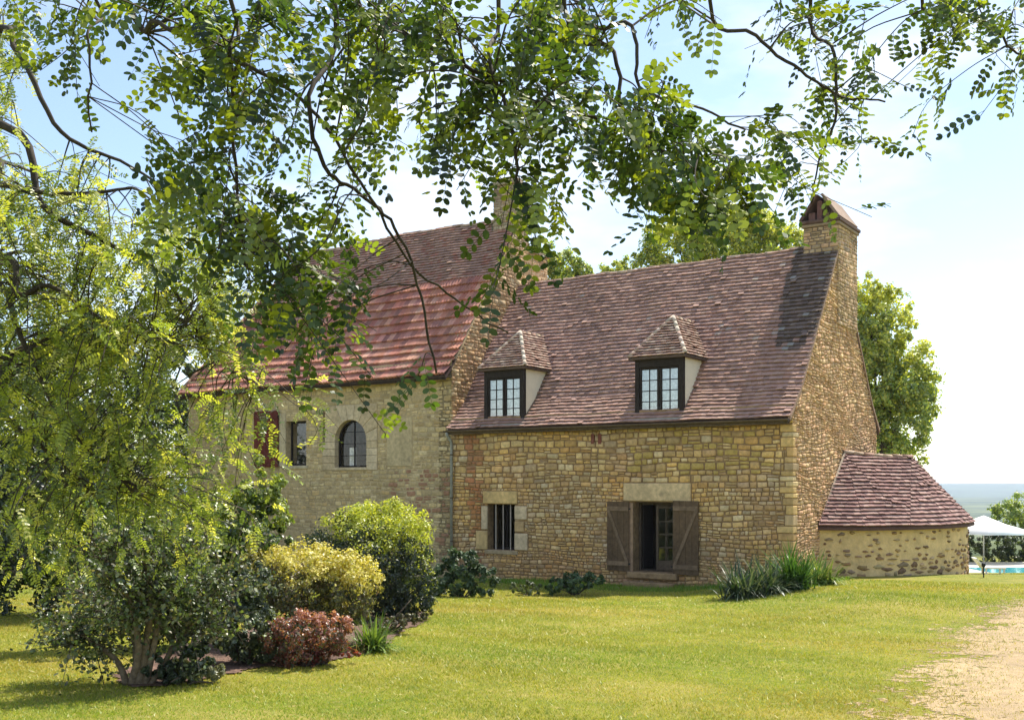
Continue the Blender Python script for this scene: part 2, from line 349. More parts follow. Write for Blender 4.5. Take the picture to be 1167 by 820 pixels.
TAN = [(.62, .41, .17), (.66, .45, .195), (.57, .375, .165), (.68, .49, .24), (.60, .37, .155), (.55, .385, .21), (.65, .43, .175), (.69, .52, .29)]
def stones(mb, fr, reg, holes, pal, hmin=.09, hmax=.19, depth=.03, gap=.010, seed=0, colf=None, lmul=(1.0, 2.9), wavy=.035, hvar=None, jit=.016):
    """irregular coursed rubble laid in the (u, v) region; fr(u, v, d) gives the 3-D point"""
    rs = random.Random(seed); us = [p[0] for p in reg]; vs_ = [p[1] for p in reg]
    u0, u1, v0, v1 = min(us), max(us), min(vs_), max(vs_)
    def wv(u, v): return wavy*(math.sin(u*1.3+v*2+seed)+.6*math.sin(u*3.1+v*5+seed*2))*.6
    v = v0-.1
    while v < v1:
        h = rs.uniform(hmin, hmax)*(hvar(v) if hvar else 1); u = u0-rs.uniform(0, .3)
        while u < u1:
            L = h*rs.uniform(*lmul); 
            cells = [(u, v, u+L, v+h)]
            r = rs.random()
            if r < .22 and h > hmin*1.35:
                k = rs.uniform(.35, .65); cells = [(u, v, u+L, v+h*k), (u, v+h*k, u+L, v+h)]
            for (a, b, c, d) in cells:
                j = lambda: rs.uniform(-jit, jit)
                q = [(a+j(), b+j()), ((a+c)/2, b+j()*.8), (c+j(), b+j()), (c+j()*.6, (b+d)/2), (c+j(), d+j()), ((a+c)/2, d+j()*.8), (a+j(), d+j()), (a+j()*.6, (b+d)/2)]
                q = [(x, y+wv(x, y)) for x, y in q]
                q = clip_convex(q, reg)
                if len(q) < 3: continue
                ps = [q]
                for hh in holes: ps = [z for p_ in ps for z in minus_rect(p_, hh)]
                for p_ in ps:
                    if area(p_) < .0015: continue
                    cx, cy = sum(x for x, _ in p_)/len(p_), sum(y for _, y in p_)/len(p_)
                    w_ = max(x for x, _ in p_)-min(x for x, _ in p_); hh_ = max(y for _, y in p_)-min(y for _, y in p_)
                    if w_ < .03 or hh_ < .025: continue
                    def inset(g, e=0.0):
                        fx, fy = max(.2, 1-2*g/w_), max(.2, 1-2*g/hh_)
                        o_ = []
                        n_ = len(p_)
                        for (x, y) in p_:
                            dx, dy = (x-cx)*fx, (y-cy)*fy
                            rr = ((dx/(w_/2))**4+(dy/(hh_/2))**4)**.25
                            k_ = 1-.22*max(0, rr-.8)/.4
                            o_.append((cx+dx*k_, cy+dy*k_))
                        return o_
                    dd = depth*rs.uniform(.45, 1.25); g = gap*rs.uniform(.6, 1.5)
                    r0, r1, r2 = inset(g), inset(g+.004), inset(g+.018)
                    n_ = len(p_); tx, ty = rs.uniform(-.05, .05), rs.uniform(-.06, .06)
                    V = [fr(x, y, -.012) for x, y in r0]+[fr(x, y, dd*.72) for x, y in r1]+[fr(x, y, dd+tx*(x-cx)+ty*(y-cy)) for x, y in r2]
                    F = [(i, (i+1) % n_, n_+(i+1) % n_, n_+i) for i in range(n_)]+[(n_+i, n_+(i+1) % n_, 2*n_+(i+1) % n_, 2*n_+i) for i in range(n_)]+[tuple(range(2*n_, 3*n_))]
                    c_ = rs.choice(pal); f = rs.uniform(.76, 1.18); c_ = tuple(q_*f for q_ in c_)
                    if colf: c_ = colf(cx, cy, c_, rs)
                    mb.add(V, F, c_)
            u += L
        v += h
def wall_body(mb, x0, x1, z0, z1, holes, y0, y1):
    X = sorted({x0, x1, *[h[0] for h in holes], *[h[2] for h in holes]}); Z = sorted({z0, z1, *[h[1] for h in holes], *[h[3] for h in holes]})
    for i in range(len(X)-1):
        for j in range(len(Z)-1):
            cx, cz = (X[i]+X[i+1])/2, (Z[j]+Z[j+1])/2
            if any(h[0] < cx < h[2] and h[1] < cz < h[3] for h in holes): continue
            a, b, c, d = X[i], X[i+1], Z[j], Z[j+1]
            mb.add([(a,y0,c),(b,y0,c),(b,y0,d),(a,y0,d)], [(0,1,2,3)]); mb.add([(a,y1,c),(b,y1,c),(b,y1,d),(a,y1,d)], [(3,2,1,0)])
    for (a, c, b, d) in holes:
        mb.add([(a,y0,c),(a,y1,c),(a,y1,d),(a,y0,d)], [(0,1,2,3)]); mb.add([(b,y0,c),(b,y1,c),(b,y1,d),(b,y0,d)], [(3,2,1,0)])
        mb.add([(a,y0,c),(b,y0,c),(b,y1,c),(a,y1,c)], [(0,1,2,3)]); mb.add([(a,y0,d),(b,y0,d),(b,y1,d),(a,y1,d)], [(3,2,1,0)])
    mb.add([(x0,y0,z1),(x1,y0,z1),(x1,y1,z1),(x0,y1,z1)], [(0,1,2,3)])

EZ, RZ, RY = 4.38, 9.25, 3.6                       # eave and ridge of the low wing
TEZ, TRZ = 6.02, 11.55                            # eave and ridge of the tall wing
PROF = [(-.26, 4.33), (.55, 5.12), (RY, RZ)]      # front roof profile (y, z)
TPROF = [(-.30, 5.98), (.75, 7.18), (RY, TRZ)]
def prof(y, P, sym=RY):
    y = y if y <= sym else 2*sym-y
    for (a, b), (c, d) in zip(P[:-1], P[1:]):
        if y <= c: return b+(d-b)*(y-a)/(c-a)
    return P[-1][1]
# openings read off the photograph
def rect(p0, p1, s=0): a = fac(*p0, s); b = fac(*p1, s); return (a[0], b[1], b[0], a[1])
xL, zT = fac(556, 574); xR, zB = fac(587, 627); WIN = (xL, zB, xR, zT)
xL, zT = fac(721.5, 571.5); xR, zB = fac(768, 653); DOOR = (xL, zB, xR, zT)
xL, zT = fac(326, 480); xR, zB = fac(349, 530); TWIN = (xL, zB, xR, zT)
xL, zT = fac(382, 479); xR, zB = fac(418, 532); ARCH = (xL, zB, xR, zT)
xL, zT = fac(368, 463); xR, zB = fac(430, 535); ARCHO = (xL, zB, xR, zT)
print('WIN', WIN, 'DOOR', DOOR, 'TWIN', TWIN, 'ARCH', ARCH)

# low wing: walls
mb = MB(); wall_body(mb, -HL, 0, -1.2, EZ+.3, [WIN, DOOR], 0, .5)
mb.add([(-.5,0,-1.2),(-.5,DEP,-1.2),(-.5,DEP,EZ),(-.5,RY,RZ-.12),(-.5,0,EZ),(0,0,-1.2),(0,DEP,-1.2),(0,DEP,EZ),(0,RY,RZ-.12),(0,0,EZ)],
       [(0,1,2,3,4),(9,8,7,6,5),(4,3,8,9),(3,2,7,8)])
mb.box((-HL, DEP-.5, -1.2), (-.5, DEP, EZ))
mb.build('wall', M['mortar_deep'], house)
def front(u, v, d): return (u, -d, v)
def gable(u, v, d): return (d, u, v)
def col_front(x, z, c, rs):
    if -10.35 < x < -9.0 and z < 4.2:
        k = math.exp(-((x+9.62+.12*(z-2))/.20)**2)*(1 if z > 1.0 else .3)
        if rs.random() < k: c = (.46+rs.uniform(-.06, .06), .22, .10)
    if rs.random() < .4*max(0, 1-abs(x+4.9)/1.3)*max(0, 1-z/1.6): c = (.58, .34, .16)
    g = wob(x*.55, z*.7, 2.0); h_ = wob(x*.9+4, z*.5, 5.0)
    if g > .35: c = (c[0]*.88, c[1]*.90, c[2]*1.0)
    elif g < -.45: c = (c[0]*1.06, c[1]*1.0, c[2]*.86)
    if h_ > .6: c = (c[0]*1.0, c[1]*.93, c[2]*.90)
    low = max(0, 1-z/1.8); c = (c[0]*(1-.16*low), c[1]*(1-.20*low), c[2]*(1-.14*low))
    if rs.random() < .35 and -4.5 < x < -.6 and z > 3.0: c = (.50, .35, .11)
    return c
lin_d = rect((711, 550), (788, 571.5)); lin_w = rect((551, 559), (590, 574))
jambs = [rect((543, 604), (556, 626)), rect((549, 576), (556, 603)), rect((587, 576), (601, 592)), rect((587, 593.5), (598, 606)), rect((587, 607), (602, 627)), rect((715.5, 572.5), (721.5, 655))]
quo = []; zq = -.45; rq = random.Random(12); kq = 0
while zq < EZ-.25:
    hq = rq.uniform(.12, .28); hq = min(hq, EZ-.06-zq); a_, b_ = (rq.uniform(.24, .44), rq.uniform(.14, .24)) if rq.random() < .5 else (rq.uniform(.14, .26), rq.uniform(.22, .40)); quo.append((a_, b_, zq, zq+hq)); zq += hq; kq += 1
m_ = MB()
for a_, b_, q0, q1 in quo:
    e_ = rq.uniform(.018, .036); f_ = rq.uniform(.82, 1.1); c0 = rq.choice(TAN); m_.box((-a_, -e_, q0+.008), (e_, b_, q1-.008), tuple(q*f_ for q in c0), .018)
m_.build('corner_stonework', M['stone'], house)
fh = [WIN, DOOR, lin_d, lin_w]+[(-a_-.006, q0, .2, q1) for a_, b_, q0, q1 in quo]+jambs
mb = MB()
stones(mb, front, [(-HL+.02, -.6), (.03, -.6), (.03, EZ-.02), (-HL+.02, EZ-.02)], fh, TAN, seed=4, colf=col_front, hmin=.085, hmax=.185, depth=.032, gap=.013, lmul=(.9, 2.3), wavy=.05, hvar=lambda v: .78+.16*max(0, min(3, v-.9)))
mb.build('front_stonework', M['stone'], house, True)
mb = MB()
GP = [(.68, .46, .25), (.60, .39, .19), (.57, .34, .17), (.63, .41, .22), (.54, .34, .19), (.66, .39, .22)]
stones(mb, gable, [(-.02, -.6), (DEP, -.6), (DEP, EZ), (RY, RZ-.14), (-.02, EZ-.05)], [(-.2, q0, b_+.006, q1) for a_, b_, q0, q1 in quo], GP, seed=9, hmin=.05, hmax=.12, depth=.028, gap=.010, lmul=(1.0, 3.6), wavy=.10, jit=.018)
mb.build('gable_stonework', M['stone'], house, True)
# dressed blocks
def block(name, r, y0=-.045, y1=.2, col=(.54, .41, .20), bev=.015, mat='stone', par=house, label=None):
    m_ = MB(); m_.box((r[0]+.006, y0, r[1]+.006), (r[2]-.006, y1, r[3]-.006), col, bev); o = m_.build(name, M[mat], par, False)
    if label: o['label'] = label
    return o
win = MB(); x0, z0, x1, z1 = WIN
# ------------------------------------------------------------ roofs
TP = [(.37, .225, .18), (.39, .24, .19), (.345, .21, .17), (.41, .26, .20), (.37, .215, .165), (.35, .22, .18)]
def sag(x, y, z): return .025*math.sin(x*.8+1.3)*math.sin(z*.7)+.012*math.sin(x*2.9+z*1.9)
def tiles(mb, o, u, v, reg, w=.17, e=.125, th=.020, pal=TP, seed=0, lift=.02, holes=None, colf=None, sagamp=1.0, gapp=.004, lip=.048):
    """flat clay tiles over a convex (a, b) region of the plane o + a*u + b*v"""
    rs = random.Random(seed); o, u, v = map(Vector, (o, u, v)); n = u.cross(v).normalized()
    a0, a1 = min(p[0] for p in reg), max(p[0] for p in reg); b0, b1 = min(p[1] for p in reg), max(p[1] for p in reg)
    row = 0; b = b0
    while b < b1-.01:
        a = a0-(w*.5 if row % 2 else 0)-rs.uniform(0, .03)
        rowdz = rs.uniform(-.003, .003)
        while a < a1:
            ww = w*rs.uniform(.88, 1.1)
            jb = rs.uniform(-.008, .008)
            q = clip_convex([(a+gapp, b+jb), (a+ww, b+jb+rs.uniform(-.004, .004)), (a+ww, min(b+e*1.25, b1)), (a+gapp, min(b+e*1.25, b1))], reg)
            if len(q) > 2 and area(q) > .0008:
                t_ = th*rs.uniform(.8, 1.25); tilt = rs.uniform(-.05, .05); extra = rs.uniform(0, .008) + (rs.uniform(.01, .03) if rs.random() < .02 else 0)
                top, bot = [], []
                for (x, y) in q:
                    hgt = lift+t_+extra+lip*(.5-(y-b)/e) + tilt*(x-a-ww/2) + rowdz
                    P = o+u*x+v*y; P = P+n*(hgt+sagamp*sag(P.x, P.y, P.z)); top.append(P); bot.append(P-n*(t_+.012))
                m_ = len(q); c_ = rs.choice(pal); f = rs.uniform(.87, 1.12); c_ = tuple(z_*f for z_ in c_)
                if colf: c_ = colf(o+u*a+v*b, c_, rs)
                mb.add(top+bot, [tuple(range(m_))]+[(m_+i, m_+(i+1) % m_, (i+1) % m_, i) for i in range(m_)], c_)
            a += ww
        b += e; row += 1
def plane_from(y0, z0, y1, z1, sgn=1):           # front slope plane between profile points
    L = math.hypot(y1-y0, z1-z0); return (0, (y1-y0)/L, (z1-z0)/L), L
mb = MB(); under = MB()
def low_col(P, c, rs):
    x, z = P.x, P.z
    # chimney's cast shadow painted into the tiles below it; tiles beside tall wing darkened
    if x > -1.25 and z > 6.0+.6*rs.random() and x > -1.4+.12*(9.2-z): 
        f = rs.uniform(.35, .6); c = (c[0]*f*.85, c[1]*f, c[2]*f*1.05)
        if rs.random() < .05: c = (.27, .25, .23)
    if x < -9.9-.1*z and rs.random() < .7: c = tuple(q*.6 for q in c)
    if rs.random() < .012*(z > 6.5): c = (.42, .33, .28)
    return c
for (p, q) in zip(PROF[:-1], PROF[1:]):
    v_, L = plane_from(*p, *q)
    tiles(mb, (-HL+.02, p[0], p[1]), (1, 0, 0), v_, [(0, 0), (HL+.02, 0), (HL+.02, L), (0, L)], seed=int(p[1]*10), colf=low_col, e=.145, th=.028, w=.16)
    vb = (0, -v_[1], v_[2])                       # rear slope
    tiles(mb, (.04, 2*RY-p[0], p[1]), (-1, 0, 0), vb, [(0, 0), (HL+.02, 0), (HL+.02, L), (0, L)], seed=7, w=.34, e=.25)
# deck beneath the tiles
D = [(y, z-.03) for y, z in PROF]; D2 = D+[(2*RY-y, z) for y, z in D[::-1][1:]]
V = [(x, y, z+dz) for x in (-HL, .02) for dz in (0, -.10) for y, z in D2]; k = len(D2)
F = [(i, i+1, 2*k+i+1, 2*k+i)[::-1] for i in range(k-1)]+[(k+i, k+i+1, 3*k+i+1, 3*k+i) for i in range(k-1)]
F += [(2*k+i, 2*k+i+1, 3*k+i+1, 3*k+i) for i in range(k-1)]+[(0, 2*k, 3*k, k), (k-1, 2*k-1, 4*k-1, 3*k-1)]
mb.add(V, F, (.10, .06, .05))
roof = mb.build('roof', M['tile'], house)
def ridge(P0, P1, r=.075, step=.36, par=roof, seed=1, name='ridge_tile', wavy=True, pal=((.36, .25, .18), (.44, .33, .24), (.30, .19, .14))):
    m_ = MB(); P0, P1 = Vector(P0), Vector(P1); L = (P1-P0).length; d = (P1-P0).normalized(); rs = random.Random(seed)
    side = d.cross(Vector((0, 0, 1))).normalized(); up = side.cross(d); nn = max(1, int(L/step)); st = L/nn
    for i in range(nn):
        c0 = P0+d*(i*st-.02); c1 = P0+d*((i+1)*st+.02); r0, r1 = r*1.08, r*.92; Vv = []
        if wavy: s0 = sag(c0.x, c0.y, c0.z)*1.5; c0 = c0+Vector((0, 0, s0+rs.uniform(-.01, .01))); c1 = c1+Vector((0, 0, s0+rs.uniform(-.01, .01)))
        for (c, rr) in ((c0, r0), (c0, r0-.018), (c1, r1), (c1, r1-.018)):
            for k in range(9):
                a_ = math.pi*(-.08+1.16*k/8); Vv.append(c+side*math.cos(a_)*rr+up*math.sin(a_)*rr)
        Fv = [(k, k+1, 18+k+1, 18+k) for k in range(8)]+[(9+k, 27+k, 27+k+1, 9+k+1) for k in range(8)]+[(k, 9+k, 10+k, k+1) for k in range(8)]+[(18+k, 19+k, 28+k, 27+k) for k in range(8)]
        m_.add(Vv, Fv, vary(rs.choice(pal)))
    o = m_.build(name, M['tile'], par, True); return o
ridge((-HL+.05, RY, RZ-.01), (-.95, RY, RZ-.01), seed=3)
# verge: thin pale mortar edge on the gable side
m_ = MB()
for i in range(len(PROF)-1):
    for sgn in (1, -1):
        (ya, za), (yb, zb) = PROF[i], PROF[i+1]
        if sgn < 0: ya, yb = 2*RY-ya, 2*RY-yb
        m_.add([(-.02, ya, za-.06), (.05, ya, za-.06), (.05, ya, za+.035), (-.02, ya, za+.035), (-.02, yb, zb-.06), (.05, yb, zb-.06), (.05, yb, zb+.035), (-.02, yb, zb+.035)],
               [(0,1,5,4),(1,2,6,5),(2,3,7,6),(3,0,4,7),(0,3,2,1),(4,5,6,7)], (.34, .22, .15))
m_.build('verge', M['tile'], roof)

# tall wing: walls
mb = MB(); wall_body(mb, -TL, -HL, -1.2, TEZ+.45, [TWIN, ARCHO], 0, .5)
P = [(0, -1.2), (DEP, -1.2), (DEP, TEZ), (RY, TRZ-.12), (0, TEZ+.2)]
V = [(x, y, z) for x in (-HL-.5, -HL) for y, z in P]
mb.add(V, [(0,1,2,3,4), (9,8,7,6,5), (4,3,8,9), (3,2,7,8), (0,4,9,5)])
mb.box((-TL, DEP-.5, -1.2), (-HL-.5, DEP, TEZ)); mb.box((-TL, .5, -1.2), (-TL+.5, DEP-.5, TEZ))
mb.build('tall_wing_wall', M['mortar'], house)
def col_tower(x, z, c, rs):
    g = .5+.5*wob(x*.6, z*.8, 3); c = tuple(c[i]*(1-.3*g*.6)+(.40, .31, .18)[i]*.3*g for i in range(3))
    if x < -18.5: c = (c[0]*.95, c[1]*.95, c[2]*.85)
    if x > -13.3 and z < 3.2 and rs.random() < .35: c = (.36, .20, .12)
    return c
mb = MB(); TPAL = [(.53, .40, .20), (.57, .44, .23), (.48, .36, .19), (.59, .47, .27), (.51, .36, .17), (.45, .34, .18)]
patch = rect((441, 476), (470, 531))
sj = rect((318.5, 471), (326, 532)); 
stones(mb, front, [(-TL, -.4), (-HL-.0, -.4), (-HL-.0, TEZ-.02), (-TL, TEZ-.02)], [TWIN, ARCHO, patch, sj], TPAL, seed=22, colf=col_tower, depth=.011, hmin=.08, hmax=.20, gap=.018, jit=.02, lmul=(1, 2.6))
mb.build('tall_wing_stonework', M['stone'], house, True)
mb = MB()
ENDP = [(.44, .27, .14), (.50, .32, .16), (.40, .25, .14), (.52, .38, .22)]
stones(mb, lambda u, v, d: (-HL+d, u, v), [(-.03, EZ-.3), (DEP, EZ-.3), (DEP, TEZ), (RY, TRZ-.16), (-.03, TEZ+.1)], [], ENDP, seed=31, depth=.03, hmin=.07, hmax=.16)
mb.build('tall_wing_gable_stonework', M['stone'], house, True)
block('plaster_patch', patch, -.022, .1, (.50, .395, .23), .01)
block('window_jamb', sj, -.03, .2, (.56, .46, .30), .01)
# tall wing roof: big interlocking tiles low down, small flat tiles above
mb = MB(); RED = [(.42, .18, .125), (.47, .21, .15), (.37, .155, .11), (.50, .26, .19), (.33, .15, .12)]
RX = -20.65
def hip_reg(v0, L, ysp):  return None
s_split = fac(480, 330, 1.9)  # reference only
YSPL = 2.02; ZSPL = prof(YSPL, TPROF)
def left_edge(y): return -TL-.28+(RX+TL+.28)*max(0, (y+.30))/(RY+.30)
def bigtile(mb, o, u, v, n, w, L, c, rs):
    pr = [(0, .0), (.10, .028), (.22, .040), (.34, .026), (.46, .002), (.56, .002), (.68, .030), (.80, .038), (.92, .018), (1.0, .0)]
    Vv = []
    for k, (b, add) in enumerate(((0, .085), (L*1.1, .004))):
        for a, h in pr: Vv.append(o+u*(a*w)+v*b+n*(h+add))
    for a, h in pr: Vv.append(o+u*(a*w)+n*(h+.010))
    m_ = len(pr); F = [(i, i+1, m_+i+1, m_+i) for i in range(m_-1)]+[(2*m_+i, 2*m_+i+1, i+1, i) for i in range(m_-1)]
    mb.add(Vv, F, c)
rs = random.Random(5)
rows = []
yz = []; y = TPROF[0][0]; z = TPROF[0][1]
Lrow = .355; dist = 0; pts = [(TPROF[0])]
def at_len(s_):
    acc = 0
    for (a, b) in zip(TPROF[:-1], TPROF[1:]):
        L = math.hypot(b[0]-a[0], b[1]-a[1])
        if s_ <= acc+L+1e-9:
            k = (s_-acc)/L; return a[0]+(b[0]-a[0])*k, a[1]+(b[1]-a[1])*k
        acc += L
    return TPROF[-1]
nrow = 0; s_ = 0
while True:
    a = at_len(s_); b = at_len(s_+Lrow)
    if a[0] > YSPL: break
    v_ = Vector((0, b[0]-a[0], b[1]-a[1])).normalized(); n_ = Vector((1, 0, 0)).cross(v_)
    x = -HL-.02
    while x-.24 > left_edge(a[0]):
        o_ = Vector((x-.235, a[0], a[1])); o_ = o_+n_*(sag(o_.x, o_.y, o_.z)*.9+rs.uniform(-.004, .006))
        bigtile(mb, o_, Vector((1, 0, 0)), (v_+Vector((0, 0, rs.uniform(-.006, .006)))).normalized(), n_, .24, Lrow, vary(rs.choice(RED), .18), rs); x -= .235
    s_ += Lrow; nrow += 1
yA, zA = at_len(s_-.03)
v_, L = plane_from(yA, zA, RY, TRZ)
tiles(mb, (-HL, yA, zA), (-1, 0, 0), v_, [(0, 0), (0, L)][:0] or [(0, 0), (-left_edge(yA)-HL, 0), (-RX-HL, L), (0, L)], seed=44, e=.125, w=.18, pal=TP+[(.36, .17, .13)], sagamp=1.4) if False else None
# (the region is laid with u pointing right so the tile faces look outward)
xa, xb = left_edge(yA), RX
tiles(mb, (xa, yA, zA+.02), (1, 0, 0), v_, [(0, 0), (-HL-xa, 0), (-HL-xa, L), (xb-xa, L)], seed=44, e=.125, w=.18, pal=TP+[(.36, .17, .13)], sagamp=1.4)
# left hip face and rear slope
o_ = Vector((-TL-.28, 2*RY+.30, TPROF[0][1])); v_h = Vector((RX+TL+.28, 0, TRZ-TPROF[0][1])); Lh = v_h.length; v_h.normalize()
tiles(mb, o_, (0, -1, 0), v_h, [(0, 0), (2*RY+.6, 0), (RY+.3, Lh)], seed=51, w=.3, e=.25)
v_r = Vector((0, -(RY+.3), TRZ-TPROF[0][1])); Lr = v_r.length; v_r.normalize()
tiles(mb, (-HL, 2*RY+.30, TPROF[0][1]), (-1, 0, 0), v_r, [(0, 0), (TL-HL+.28, 0), (-RX-HL, Lr), (0, Lr)], seed=52, w=.3, e=.25)
E0 = TPROF[0][1]-.04
pf = [(-HL, y, z-.04) for y, z in TPROF]; pl = [(left_edge(y), y, z-.04) for y, z in TPROF]
V = pf+pl+[(-HL, 2*RY+.30, E0), (-TL-.28, 2*RY+.30, E0)]
V += [(a, b, c-.09) for a, b, c in V]
F0 = [(0, 1, 4, 3), (1, 2, 5, 4), (3, 4, 5, 7), (2, 6, 7, 5)]
mb.add(V, F0+[tuple(i+8 for i in f)[::-1] for f in F0]+[(0, 3, 11, 8), (3, 7, 15, 11), (0, 8, 9, 1), (1, 9, 10, 2), (2, 10, 14, 6), (6, 14, 15, 7)], (.10, .06, .05))
troof = mb.build('tall_wing_roof', M['tile'], house)
ridge((RX-.05, RY, TRZ-.02), (-HL-.85, RY, TRZ-.02), .085, par=troof, seed=8)
ridge((-TL-.24, -.28, TPROF[0][1]+.02), (RX, RY, TRZ-.02), .08, par=troof, seed=9, name='hip_tile', pal=((.40, .22, .15), (.33, .18, .13)))

# ------------------------------------------------------------ chimneys
def stone_stack(mb, x0, x1, y0, y1, z0, z1, pal, seed, depth=.02, h=(.06, .13)):
    kw = dict(seed=seed, depth=depth, hmin=h[0], hmax=h[1], gap=.008)
    e = .015
    stones(mb, lambda u, v, d: (u, y0-d, v), [(x0-e, z0), (x1+e, z0), (x1+e, z1), (x0-e, z1)], [], pal, **kw)
    stones(mb, lambda u, v, d: (x1+d, u, v), [(y0-e, z0), (y1+e, z0), (y1+e, z1), (y0-e, z1)], [], pal, **kw)
    stones(mb, lambda u, v, d: (-u, y1+d, v), [(-x1-e, z0), (-x0+e, z0), (-x0+e, z1), (-x1-e, z1)], [], pal, **kw)
    stones(mb, lambda u, v, d: (x0-d, -u, v), [(-y1-e, z0), (-y0+e, z0), (-y0+e, z1), (-y1-e, z1)], [], pal, **kw)
    mb.box((x0+.004, y0+.004, z0), (x1-.004, y1-.004, z1), (.27, .20, .13))
CPAL = [(.46, .33, .19), (.52, .36, .20), (.56, .38, .21), (.38, .28, .18), (.50, .32, .19)]
mb = MB(); stone_stack(mb, -.90, .045, 3.42, 5.13, 7.05, 9.78, CPAL, 71)
ch = mb.build('chimney', M['stone'], house, True)
mb = MB()
mb.box((-.96, 3.36, 9.78), (.10, 5.19, 9.86), (.30, .22, .15), .015); mb.box((-.99, 3.32, 9.86), (.13, 5.23, 9.96), (.12, .07, .055), .02)
mb.build('chimney_cornice', M['stone'], ch)
mb = MB()
for sx in (-1, 1):                                 # two leaning slabs with small supports
    xc = -.48
    V = []
    for (dx, z) in ((.50, 9.99), (.03, 10.66)):
        for th_ in (0, .07):
            for y in (3.42, 5.1): V.append((xc+sx*(dx+th_), y, z+th_*.3))
    mb.add(V, [(0,1,5,4), (2,6,7,3), (0,2,3,1), (4,5,7,6), (0,4,6,2), (1,3,7,5)] if sx > 0 else [(0,4,5,1), (2,3,7,6), (0,1,3,2), (4,6,7,5), (0,2,6,4), (1,5,7,3)], (.12, .065, .055) if sx < 0 else (.26, .18, .13))
mb.box((-.56, 3.50, 9.985), (-.42, 3.62, 10.50), (.15, .07, .06), .01); mb.box((-.80, 3.50, 9.985), (-.62, 3.62, 10.20), (.14, .07, .06), .01)
mb.box((-.34, 3.50, 9.985), (-.22, 3.60, 10.15), (.14, .07, .06), .01)
mb.build('chimney_hood', M['stone'], ch)
mb = MB(); TCP = [(.40, .33, .24), (.46, .37, .26), (.36, .27, .19), (.50, .40, .28), (.42, .28, .18)]
tx0, tx1 = -HL-.80, -HL+.012
stone_stack(mb, tx0, tx1, 3.28, 5.30, 8.3, 10.45, [(.50, .33, .18), (.46, .30, .17), (.52, .37, .22)], 75)
stone_stack(mb, tx0, tx1, 3.28, 4.10, 10.45, 12.55, TCP, 76)
tch = mb.build('tall_wing_chimney', M['stone'], house, True)
mb = MB(); mb.box((tx0-.06, 4.17, 10.45), (tx1+.09, 5.40, 10.53), (.30, .22, .16), .012); mb.build('chimney_ledge', M['stone'], tch)
mb = MB(); mb.box((tx0-.10, 3.18, 12.55), (tx1+.10, 4.20, 12.68), (.34, .28, .20), .02)
mb.box((tx0+.1, 3.4, 12.675), (tx1-.1, 4.0, 12.86), (.28, .2, .15), .02)
mb.build('chimney_cornice', M['stone'], tch)

# ------------------------------------------------------------ joinery of the front
def part(name, mat, par, boxes, smooth=False, bev=.004, label=None):
    m_ = MB()
    for b in boxes: m_.box(b[:3], b[3:6], (1, 1, 1), bev)
    o = m_.build(name, M[mat], par, smooth)
    if label: o['label'] = label
    return o
# low barred window
block('lintel', lin_w, -.05, .3, (.62, .43, .19)); 
for j in jambs[:5]: block('jamb_stone', j, -.045-random.uniform(0, .01), .22, random.choice([(.56, .39, .18), (.50, .34, .17), (.62, .48, .31)]))
x0, z0, x1, z1 = WIN
wf = part('window', 'darkwood', house, [(x0, .28, z0, x0+.05, .34, z1), (x1-.05, .28, z0, x1, .34, z1), (x0+.05, .28, z1-.06, x1-.05, .34, z1), (x0+.05, .28, z0, x1-.05, .34, z0+.06), ((x0+x1)/2-.02, .28, z0+.06, (x0+x1)/2+.02, .34, z1-.06)])
for i in range(3):
    xx = x0+(x1-x0)*(.24+.27*i); part('bar', 'iron', wf, [(xx-.016, .07, z0-.01, xx+.016, .10, z1+.005)], bev=.006)
block('window_sill', (x0-.10, z0-.13, x1+.12, z0), -.05, .28, (.40, .30, .18))
# door with open shutters
block('lintel', lin_d, -.06, .3, (.64, .47, .26), .02)
block('jamb_stone', jambs[5], -.03, .25, (.42, .27, .17))
x0, z0, x1, z1 = DOOR
dr = part('door', 'wood', house, [(x0+.02, .30, z0+.04, x0+.07, .38, z1-.02), (x1-.07, .30, z0+.04, x1-.02, .38, z1-.02), (x0+.07, .30, z1-.08, x1-.07, .38, z1-.02), (x0+.02, .29, z0, x1-.02, .40, z0+.04)])
xm = x0+(x1-x0)*.46
leaf = [(xm, .26, z0+.05, xm+.07, .30, z1-.09), (x1-.14, .26, z0+.05, x1-.07, .30, z1-.09), (xm+.07, .26, z1-.17, x1-.14, .30, z1-.09), (xm+.07, .26, z0+.05, x1-.14, .30, z0+.30)]
hgt = z1-z0
for k in range(1, 4): leaf.append((xm+.07, .265, z0+.30+(hgt-.47)*k/4-.014, x1-.14, .295, z0+.30+(hgt-.47)*k/4+.014))
leaf.append(((xm+x1-.07)/2-.015, .265, z0+.30, (xm+x1-.07)/2+.015, .295, z1-.17))
part('glazed_leaf', 'wood', dr, leaf)
m_ = MB(); m_.box((xm+.07, .278, z0+.30), (x1-.14, .282, z1-.17)); m_.build('pane', M['darkglass'], dr)
